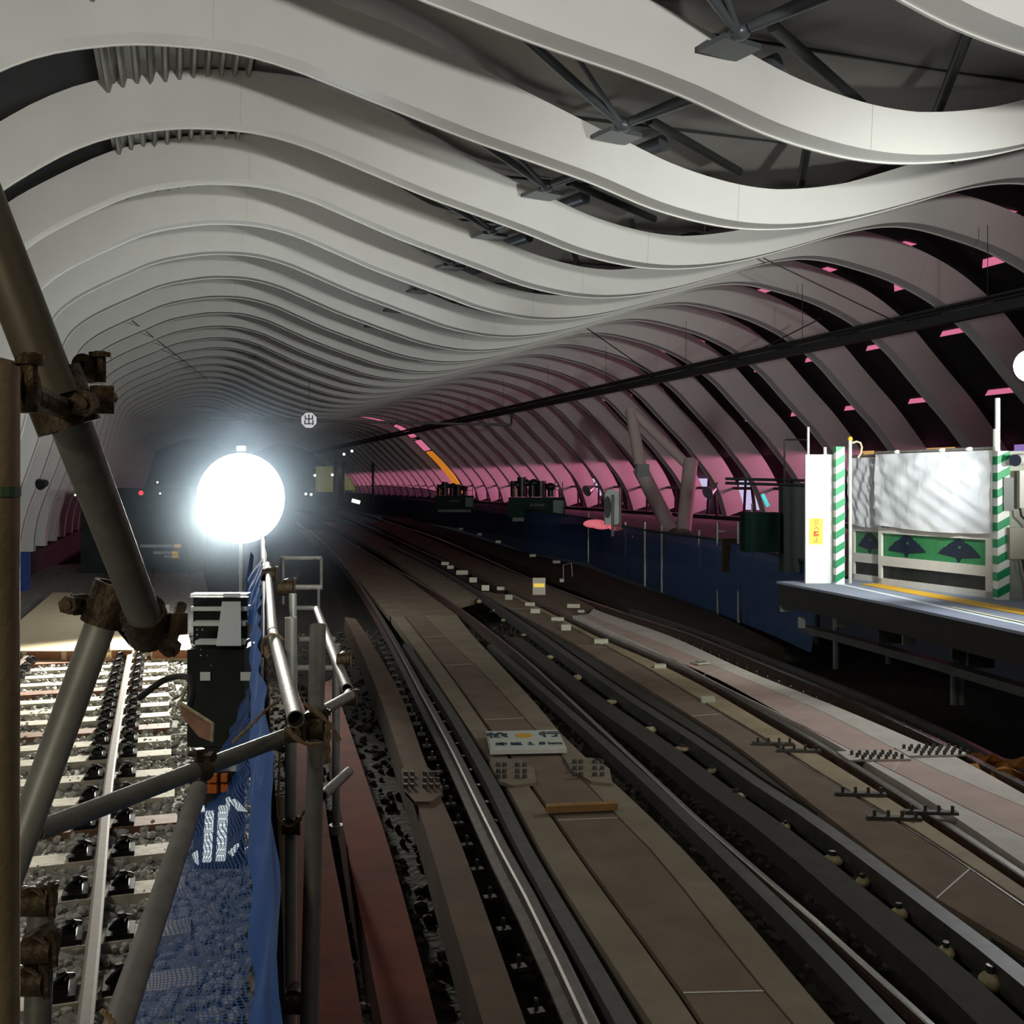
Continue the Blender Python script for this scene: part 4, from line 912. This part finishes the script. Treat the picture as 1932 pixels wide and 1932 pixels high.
# window frames behind the right ribs and lit windows outside
mb = MB()
for k in range(0, 34):
    y = RIB0+2.5*k+1.2
    mb.tube([(17.95, y-.1, 1.0), (17.75, y, 3.05)], .06, 8); mb.tube([(18.1, y+.9, 1.0), (17.8, y+.2, 3.0)], .045, 8)
mb.tube([(17.95, 0, 2.0), (17.95, 95, 2.0)], .05, 8)
mb.build('trim_2', mat('window_steel_frame', (.05, .03, .032), .5), kind='structure')
for k, (y, z0, z1, m) in enumerate([(20.5, 2.0, 3.1, 'winviolet'), (24, 2.3, 3.3, 'winwarm'), (27.5, 2.2, 3.3, 'winwarm'), (29, .9, 1.9, 'winglow'), (34, 1.0, 2.0, 'winglow'), (38, 1.0, 2.1, 'winglow'), (43, 1.3, 2.2, 'winglow'), (49, 1.4, 2.2, 'winglow'), (55, 1.6, 2.3, 'winglow')]):
    tag(MB().box((25.5, y*1.25, (z0+z1)/2+.1), (.4, 1.3, (z1-z0)*1.35)).build('lit_window', M[m]), 'lit window outside the right hand openings, %s from the camera' % nth(k+1), 'window', 'lit windows beyond the openings')
mb = MB(); mb.box((25.9, 60, 2.5), (.4, 140, 9.0)).build('outside_wall', mat('street_wall', (.25, .10, .14), .8, nscale=.8, namt=.4)); tag(D.objects['outside_wall'], 'dusky pink lit wall across the street beyond the openings', 'wall')
# ================================================================== CENTRE ISLAND: LAMP, MACHINE, NET, SCAFFOLD
# round floodlight
lc = P(455, 940, 17); lm = thing('round_floodlight', 'glaring round white floodlight on a stand beside the left track', 'floodlight', lc)
MB().sphere((0, 0, 0), .70, 40, 24, (1, 1, 1.06)).build('lamp_globe', M['lamp'], lm, True)
MB().tube([(0, .1, -.7), (0, .1, -2.2)], .03, 12).build('lamp_stand', M['galv'], lm); MB().tube([(0, 0, .78), (0, 0, .86)], .08, 12).build('lamp_cap', M['greyr'], lm)
D.objects['round_floodlight_beam'].location = lc+Vector((-.06, -.80, -.05)); D.objects['round_floodlight_glow'].location = lc+Vector((0, -.2, 1.1))
M['glare'] = D.materials.new('lamp_glare_volume'); M['glare'].use_nodes = True; nt_h = M['glare'].node_tree; nt_h.nodes.clear()  # scatter volume added to imitate lens glare around the lamp
tc_ = nt_h.nodes.new('ShaderNodeTexCoord'); vl = nt_h.nodes.new('ShaderNodeVectorMath'); vl.operation = 'LENGTH'; nt_h.links.new(tc_.outputs['Object'], vl.inputs[0])
mr = nt_h.nodes.new('ShaderNodeMapRange'); mr.inputs['From Min'].default_value = .7; mr.inputs['From Max'].default_value = 2.6; mr.inputs['To Min'].default_value = 1; mr.inputs['To Max'].default_value = 0
nt_h.links.new(vl.outputs['Value'], mr.inputs['Value']); pw = nt_h.nodes.new('ShaderNodeMath'); pw.operation = 'POWER'; pw.inputs[1].default_value = 2.2; nt_h.links.new(mr.outputs[0], pw.inputs[0])
ml = nt_h.nodes.new('ShaderNodeMath'); ml.operation = 'MULTIPLY'; ml.inputs[1].default_value = .16; nt_h.links.new(pw.outputs[0], ml.inputs[0])
vs = nt_h.nodes.new('ShaderNodeVolumeScatter'); vs.inputs['Anisotropy'].default_value = .2; vs.inputs['Color'].default_value = (.72, .88, 1, 1); nt_h.links.new(ml.outputs[0], vs.inputs['Density'])
vo = nt_h.nodes.new('ShaderNodeOutputMaterial'); nt_h.links.new(vs.outputs[0], vo.inputs['Volume'])
mst = MB().sphere((0, 0, 0), 2.6, 24, 14).build('lamp_glare_volume', M['glare'], kind='stuff'); mst.location = lc; tag(mst, 'bright bluish mist added as a scatter volume around the round floodlight', 'glare')
for k in range(3):
    a = k*2.1; MB().tube([(0, .1, -1.5), (.5*math.cos(a), .1+.5*math.sin(a), -2.25)], .014, 8).build('stand_leg', M['galv'], lm)
# step unit with white plate, black cabinet below
Yc = 7.4
def pxbox(mb, x0, x1, y0, y1, Y, d):
    a = P((x0+x1)/2, (y0+y1)/2, Y+d/2); mb.box(a, ((x1-x0)*Y/F, d, (y1-y0)*Y/F), -TA); return mb
bc = thing('black_cabinet', 'black steel cabinet with silver bolts under the floodlight', 'cabinet', (0, 0, 0))
pxbox(MB(), 366, 474, 1216, 1400, Yc, .35).build('cabinet_body', M['blackm'], bc)
pxbox(MB(), 378, 470, 1400, 1470, Yc, .3).build('cabinet_base', M['black'], bc)
mb = MB()
for x, y in [(372, 1188), (382, 1188), (372, 1198), (379, 1226), (379, 1237), (391, 1237), (398, 1255), (365, 1150), (374, 1150)]: mb.sphere(P(x, y, Yc-.02), .006, 8, 5)
mb.build('bolt_head', M['silver'], bc)
pxbox(MB(), 378, 397, 1268, 1284, Yc-.02, .01).build('bracket', M['white'], bc); pxbox(MB(), 454, 474, 1268, 1284, Yc-.02, .01).build('bracket', M['white'], bc)
st = thing('step_frame', 'short steel step frame with white bars above the black cabinet', 'steps', (0, 0, 0))
for k, (y0, y1, x0, x1) in enumerate([(1119, 1126, 363, 470), (1143, 1151, 364, 470), (1172, 1179, 366, 467), (1207, 1214, 372, 467)]):
    pxbox(MB(), x0, x1, y0, y1, Yc+.7-.22*k, .12).build('step_bar', M['white'], st)
pxbox(MB(), 366, 468, 1126, 1216, Yc+.5, .04).build('step_riser', M['blackm'], st)
wsheet = MB(); a0, a1 = P(421, 1119, Yc+.62), P(454, 1119, Yc+.62); b0, b1 = P(408, 1216, Yc-.06), P(455, 1216, Yc-.06)
wsheet.v = [tuple(p) for p in (a0, a1, b1, b0)]+[tuple(p+UP*-.01) for p in (a0, a1, b1, b0)]; wsheet.f = [(0, 1, 2, 3), (7, 6, 5, 4), (0, 4, 5, 1), (1, 5, 6, 2), (2, 6, 7, 3), (3, 7, 4, 0)]
tag(wsheet.build('white_sheet', M['white']), 'white plank laid over the steps beneath the round floodlight', 'plank')
# hose, brown panel
hs = spline([tuple(P(x, y, Y)) for x, y, Y in [(262, 1318, 7.0), (285, 1300, 7.0), (310, 1283, 7.0), (338, 1276, 6.9), (356, 1280, 6.8), (363, 1300, 6.7), (360, 1325, 6.6), (352, 1350, 6.5)]], 6)
tag(MB().tube(hs, .022, 10).build('black_hose', M['black'], None, True), 'thick black hose arching over the ballast beside the track', 'hose')
bp = thing('brown_panel', 'tilted brown board with pale edges beside the black cabinet', 'board', (0, 0, 0))
Q = [P(340, 1326, 6.3), P(402, 1366, 6.0), P(400, 1400, 5.9), P(375, 1390, 6.0), P(341, 1350, 6.3)]
mb = MB(); mb.v = [tuple(p) for p in Q]+[tuple(p+CAMDIR*.03) for p in Q]; n = 5; mb.f = [tuple(range(n)), tuple(range(2*n-1, n-1, -1))]+[(i, n+i, n+(i+1) % n, (i+1) % n) for i in range(n)]
mb.build('board_face', mat('brown_board_face', (.30, .15, .09), .7, nscale=8, namt=.3), bp)
MB().tube([Q[0], Q[1], Q[2]], .010, 6).build('board_edge', M['insul'], bp); MB().tube([Q[0], P(352, 1296, 6.4)], .010, 6).build('board_edge', M['insul'], bp)
# reflector unit under the net: orange lenses, two ribbed silver strips, reflections painted as emission
M['stripglint'] = mat('silver_painted_glint', (.8, .85, .85), .4, emit=(.85, .95, .95), estr=.6)
ru = thing('reflector_unit', 'reflector unit with orange lenses and two ribbed strips given a painted glow under the net', 'reflector', (0, 0, 0)); Yr = 5.0
mb = MB(); pxbox(mb, 372, 456, 1448, 1632, Yr+.08, .12); mb.build('unit_body', M['black'], ru)
for x0, x1, y0, y1 in [(392, 410, 1460, 1475), (392, 410, 1479, 1495), (418, 430, 1460, 1474), (418, 432, 1479, 1493)]: pxbox(MB(), x0, x1, y0, y1, Yr+.05, .03).build('orange_lens', M['orangem'], ru)
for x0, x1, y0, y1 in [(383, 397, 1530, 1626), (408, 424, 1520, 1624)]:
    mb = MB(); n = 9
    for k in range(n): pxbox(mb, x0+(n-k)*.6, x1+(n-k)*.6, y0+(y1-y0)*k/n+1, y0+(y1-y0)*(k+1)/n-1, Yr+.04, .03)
    mb.build('silver_strip', M['stripglint'], ru)
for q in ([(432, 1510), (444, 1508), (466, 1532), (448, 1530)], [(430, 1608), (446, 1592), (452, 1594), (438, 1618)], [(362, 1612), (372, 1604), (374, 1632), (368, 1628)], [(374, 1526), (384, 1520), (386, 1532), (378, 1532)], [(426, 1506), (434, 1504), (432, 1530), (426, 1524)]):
    Q = [P(x, y, Yr+.03) for x, y in q]; mb = MB(); mb.v = [tuple(p) for p in Q]+[tuple(p+CAMDIR*.01) for p in Q]; mb.f = [(0, 1, 2, 3), (7, 6, 5, 4), (0, 4, 5, 1), (1, 5, 6, 2), (2, 6, 7, 3), (3, 7, 4, 0)]; mb.build('foil_flap', M['stripglint'], ru)
# dark debris pile on the island edge
tag(MB().sphere(G(420, 1640, -.25), .30, 20, 10, (1.0, 1.6, .35)).build('black_sack', M['black'], None, True), 'dark sack lying on the ballast under the blue net', 'sack')
tag(MB().box(G(448, 1815, -.25), (.09, .16, .04), .4).build('yellow_scrap', M['yellow']), 'small yellow scrap on the ballast seen through the blue net', 'scrap')
# blue mesh net hanging from the scaffold handrail
nt = thing('blue_net', 'blue mesh safety net draped from the handrail over the ballast', 'net', (0, 0, 0))
top = [P(x, y, Y) for x, y, Y in [(497, 1052, 9.4), (492, 1120, 6.7), (488, 1200, 4.9), (500, 1330, 3.5), (520, 1500, 3.0), (528, 1720, 2.5), (530, 1960, 2.2)]]
mid = [P(x, y, Y) for x, y, Y in [(470, 1090, 9.6), (472, 1180, 7.6), (474, 1290, 6.2), (474, 1400, 5.3), (470, 1560, 4.2), (476, 1720, 3.6), (470, 1960, 2.9)]]
low = [P(x, y, Y) for x, y, Y in [(462, 1110, 9.8), (466, 1200, 8.0), (460, 1330, 6.6), (376, 1500, 5.4), (330, 1640, 4.6), (285, 1800, 3.9), (225, 1960, 3.4)]]
netsheet([p+Vector((0, 0, 0)) for p in top], mid, 70, 8, M['netb'], 'folded_net', nt, .010)
netsheet(mid[2:], low[2:], 60, 16, M['net'], 'draped_net', nt, .015)
MB().tube(spline([tuple(p) for p in low[3:]], 8), .012, 8).build('net_edge_cord', M['blue'], nt, True)
MB().tube(spline([tuple(P(x, y, 4.0)) for x, y in [(478, 1840), (486, 1812), (500, 1790), (505, 1768)]], 6), .008, 6).build('net_edge_cord', M['cord'], nt)
lineS = [P(x, y, Y) for x, y, Y in [(534, 1960, 2.2), (531, 1700, 2.55), (524, 1480, 3.1), (506, 1330, 3.6), (497, 1200, 4.95), (501, 1120, 6.7), (503, 1052, 9.4), (497, 1000, 13.5), (490, 975, 18)]]
sh2 = netsheet(lineS, [Vector((p.x, p.y, -.3)) for p in lineS], 60, 4, mat('light_block_blue', (.008, .02, .06), .8), 'light_block_sheet', None, .004); tag(sh2, 'dark blue light-blocking sheet added upright along the handrail to the floodlight', 'sheeting')  # added sheet, edge-on to the view, keeps floodlight off the tracks
up_ = netsheet([P(474, 1040, 10.5), P(478, 1060, 10)], [P(456, 1160, 9), P(468, 1165, 8.6)], 6, 6, M['blue'], 'blue_strip', None, .01); tag(up_, 'thin bright blue strip hanging below the round floodlight', 'strip')
# scaffold poles
R_ = .0243
def pole(lab, a, b, r=R_, m='galv', name='scaffold_pole'):
    t = thing(name, lab, 'scaffold pole', (0, 0, 0)); MB().pipe(a, b, r, n=28).build('pole', M[m], t, True); return t
def clamp(lab, p, d, r=R_, s=1.0, bolt=Vector((1, 0, 0))):
    t = thing('scaffold_clamp', lab, 'clamp', p); d = d.normalized()
    MB().pipe(d*-.028*s, d*.028*s, r+.009, .008, 20).build('clamp_band', M['clamp'], t, True)
    o = bolt.normalized()*(r+.02); sd = d.cross(bolt).normalized()
    MB().box(o*1.05, (.022, .022, .032), .3).build('clamp_hinge', M['clamp'], t)
    MB().tube([o+sd*-.035, o+sd*.055], .008, 8).build('clamp_bolt', M['clamp'], t, True)
    MB().tube([o+sd*.035, o+sd*.05], .015, 6).build('clamp_nut', M['clamp'], t)
    return t
s1 = pole('thick brown-stained upright pole at the left edge of the photo', P(-20, 690, .9), P(-20, 2300, .9), m='galvb')
MB().pipe(P(-20, 918, .9), P(-20, 937, .9), R_+.001, .002, 24).build('green_tape', mat('green_tape', (.10, .17, .10), .5), s1)
dA = P(-110, 190, 1.12); dB = P(101, 738, 1.17)
M['galvd'] = mat('dark_scaffold_tube', (.15, .13, .09), .5, .3, nscale=9, namt=.3)
pole('dark slanting scaffold pole coming down from the left edge', dA, dB+(dB-dA)*.02, .0262, 'galvd')
pole('grey slanting scaffold pole running down to the timber deck', P(112, 742, 1.20), P(283, 1192, 1.55))
pole('pale leaning scaffold pole at the left, below the slanting grey one', P(211, 1120, 1.65), P(-45, 1820, 1.60), m='galvl')
hA, hB = P(70, 1568, 2.35), P(556, 1383, 3.25)
pole('near-level scaffold tube crossing the left track', hA, hB)
pole('leaning scaffold pole beneath the level tube, running to the bottom edge', P(374, 1490, 2.75), P(180, 2060, 1.5))
up1 = pole('tall grey upright scaffold pole right of the blue net', P(600, 1180, 3.15), P(578, 2200, 2.55))
up2 = pole('pale upright pole between the blue net and the tall grey pole', P(549, 1165, 4.2), P(549, 1990, 4.2), m='galvl')
up3 = pole('thin brownish upright pole against the edge of the blue net', P(531, 1500, 4.5), P(533, 1960, 4.5), m='galvb')
up4 = pole('short upright pole right of the tall grey pole', P(634, 1215, 6.6), P(634, 1566, 6.6))
MB().tube([P(634, 1556, 6.6), P(634, 1572, 6.6)], .045, 16).build('base_collar', M['galv'], up4)
hr0, hr1 = P(558, 1357, 2.85), P(515, 1195, 4.75)
hd = (hr1-hr0)
pole('handrail tube with an open end pointing at the camera', hr0, hr1, .0243)
pole('handrail tube continuing away towards the floodlight', hr1+hd*.02, P(505, 1065, 9.0), .0243)
pole('short cross tube right of the tall pole, the upper one', P(608, 1342, 3.1), P(661, 1312, 3.6), .017)
pole('short cross tube right of the tall pole, the lower one', P(608, 1502, 3.1), P(658, 1456, 3.6), .017)
pole('second handrail tube glinting right of the tall pole', P(655, 1300, 4.4), P(598, 1150, 7.2), .0243)
up5 = pole('whitish upright pole behind the rope ring', P(552, 1120, 6.4), P(555, 1400, 6.4), m='galvl')
sfm = thing('stair_frame', 'thin white stair frame standing behind the scaffold poles', 'frame', (0, 0, 0))
for x0, x1, y, Y, r in [(530, 606, 1053, 9.6, .02), (534, 608, 1108, 9.2, .024), (548, 600, 1147, 8.4, .018), (562, 632, 1206, 7.2, .018), (558, 640, 1260, 6.6, .018)]:
    MB().tube([P(x0, y, Y), P(x1, y, Y)], r, 8).build('rung', M['galvl'], sfm, True)
for x, y0, y1, Y in [(606, 1052, 1112, 9.4), (601, 1110, 1160, 9.0), (534, 1050, 1140, 9.5)]: MB().tube([P(x, y0, Y), P(x, y1, Y)], .014, 8).build('upright', M['galv'], sfm, True)
# clamps
V = Vector
clamp('large clamp joining the two slanting poles at the left', P(112, 755, 1.19), dB-dA, .0265, 1.2, CAMR)
MB().tube([P(0, 735, 1.0), P(60, 742, 1.05), P(118, 770, 1.15)], .012, 10).build('swivel_arm', M['clamp'], D.objects['scaffold_clamp'])
for ch in D.objects['scaffold_clamp'].children:
    if ch.name.startswith('swivel_arm'): ch.matrix_parent_inverse = D.objects['scaffold_clamp'].matrix_world.inverted(); ch.location = -D.objects['scaffold_clamp'].location
def swivel(lab, p, m='clamp', s=1.0):
    t = thing('swivel_coupler', lab, 'coupler', p, -TA)
    MB().tube([(-.03*s, 0, 0), (.03*s, 0, 0)], .030*s, 16).build('coupler_drum', M[m], t, True)
    MB().pipe((0, -.02, .012*s), (0, .035*s, .012*s), .026*s, .009, 18).build('coupler_jaw', M[m], t, True)
    MB().tube([(.035*s, -.01, -.03*s), (.035*s, -.01, .045*s)], .007, 8).build('coupler_bolt', M[m], t, True)
    MB().tube([(.035*s, -.01, .03*s), (.035*s, -.01, .042*s)], .014, 6).build('coupler_nut', M[m], t)
    return t
swivel('brown coupler on the left upright where the slanting pole meets it', P(14, 735, .98), s=.75)
swivel('small rusty coupler bolt sticking out right of the slanting pole', P(168, 700, 1.25), s=.5)
clamp('clamp at the lower end of the grey slanting pole', P(277, 1176, 1.54), P(283, 1192, 1.55)-P(112, 742, 1.20), R_, 1.0, CAMR)
clamp('clamp with a yellowish tag on top of the pale leaning pole', P(205, 1140, 1.64), P(211, 1120, 1.65)-P(-45, 1820, 1.60), R_, 1.2, -CAMR)
clamp('rusty clamp on the level tube above the leaning pole', P(376, 1455, 2.85), hB-hA, R_, .8, UP)
swivel('heavy rusty coupler between the open tube end and the tall grey pole', P(588, 1372, 3.0), s=1.25)
swivel('rusty coupler below the open tube end', P(556, 1385, 2.95), s=.8)
for k, (x, y, Y, s, lab) in enumerate([(70, 1700, 1.9, .9, 'dark coupler low on the left, the upper one'), (75, 1790, 1.9, .9, 'brass-coloured coupler low on the left, the middle one'), (60, 1850, 1.9, .9, 'rusty coupler low on the left, the bottom one'),
        (548, 1560, 4.15, 1.0, 'rusty coupler on the pale upright pole beside the blue net'), (556, 1890, 3.2, 1.2, 'rusty coupler at the bottom of the tall grey pole'), (648, 1245, 4.9, 1.0, 'brass coupler on the second handrail'), (658, 1318, 3.7, .8, 'coupler at the end of the upper short cross tube'), (540, 1110, 6.8, 1.6, 'brown coupler cluster high on the handrail below the floodlight'), (552, 1205, 6.0, 1.0, 'coupler on the whitish upright pole'), (508, 1085, 8.0, 1.6, 'coupler far up the handrail near the floodlight')]):
    swivel(lab, P(x, y, Y), s=s)
tag(MB().tube([P(78, 1690, 1.95), P(66, 2100, 1.9)], R_, 20).build('scaffold_stub', M['galv'], None, True), 'short grey pole carrying the couplers low on the left', 'scaffold pole')
# ropes
def rope(lab, pts, r, m='rope', name='rope'):
    sp = spline([tuple(P(*p)) for p in pts], 6); fr = [Vector(p) for p in sp]; mb = MB()
    for ph in (0, math.pi):                            # two twisted strands
        q = []
        L = 0
        for i, p in enumerate(resamp(fr, max(12, min(160, int(sum((b-a).length for a, b in zip(fr, fr[1:]))/.012))))):
            a = i*.9+ph; q.append(p+Vector((math.cos(a), 0, math.sin(a)*.6))*r*.55)
        mb.tube(q, r*.62, 6)
    return tag(mb.build(name, M[m], None, True), lab, 'rope')
rope('tan rope looped around the far handrail end', [(497, 1240, 4.5), (496, 1215, 4.5), (504, 1200, 4.5), (520, 1197, 4.5), (534, 1206, 4.5)], .008)
rope('tan rope hanging straight down in front of the blue net', [(503, 1220, 4.5), (504, 1280, 4.4), (506, 1340, 4.3), (507, 1392, 4.3)], .010)
rope('tan rope slanting from the tube end down to the level tube', [(532, 1318, 3.2), (500, 1342, 3.2), (470, 1372, 3.1), (440, 1400, 3.0)], .006)
rope('tan rope wrapped round the heavy coupler', [(576, 1328, 2.9), (600, 1345, 2.9), (622, 1366, 2.9), (634, 1382, 2.9), (640, 1398, 2.9)], .007)
rope('tan rope end hanging right of the heavy coupler', [(620, 1366, 2.9), (618, 1390, 2.9), (616, 1415, 2.9), (617, 1440, 2.9)], .010)
rope('tan rope sagging below the heavy coupler', [(540, 1372, 2.8), (560, 1394, 2.8), (585, 1405, 2.8), (606, 1402, 2.8)], .007)
rope('thin grey cord hanging down the blue net', [(507, 1392, 4.0), (506, 1480, 3.8), (501, 1600, 3.6), (504, 1680, 3.5), (513, 1725, 3.5)], .004, 'cord', 'cord')
rope('thin brown cord hanging beside the pale upright pole', [(528, 1420, 3.9), (526, 1480, 3.9), (521, 1530, 3.9), (530, 1550, 3.9), (546, 1560, 3.9), (565, 1545, 3.9), (575, 1530, 3.9)], .005, 'rope', 'cord')
rope('tan rope end at the bottom edge beside the leaning pole', [(195, 1905, 1.6), (205, 1918, 1.6), (218, 1940, 1.6)], .006)
rope('pale cord knotted at the bottom of the blue net', [(515, 1905, 3.2), (500, 1870, 3.2), (508, 1850, 3.2), (520, 1838, 3.2), (516, 1880, 3.2), (505, 1925, 3.2)], .006, 'cord')
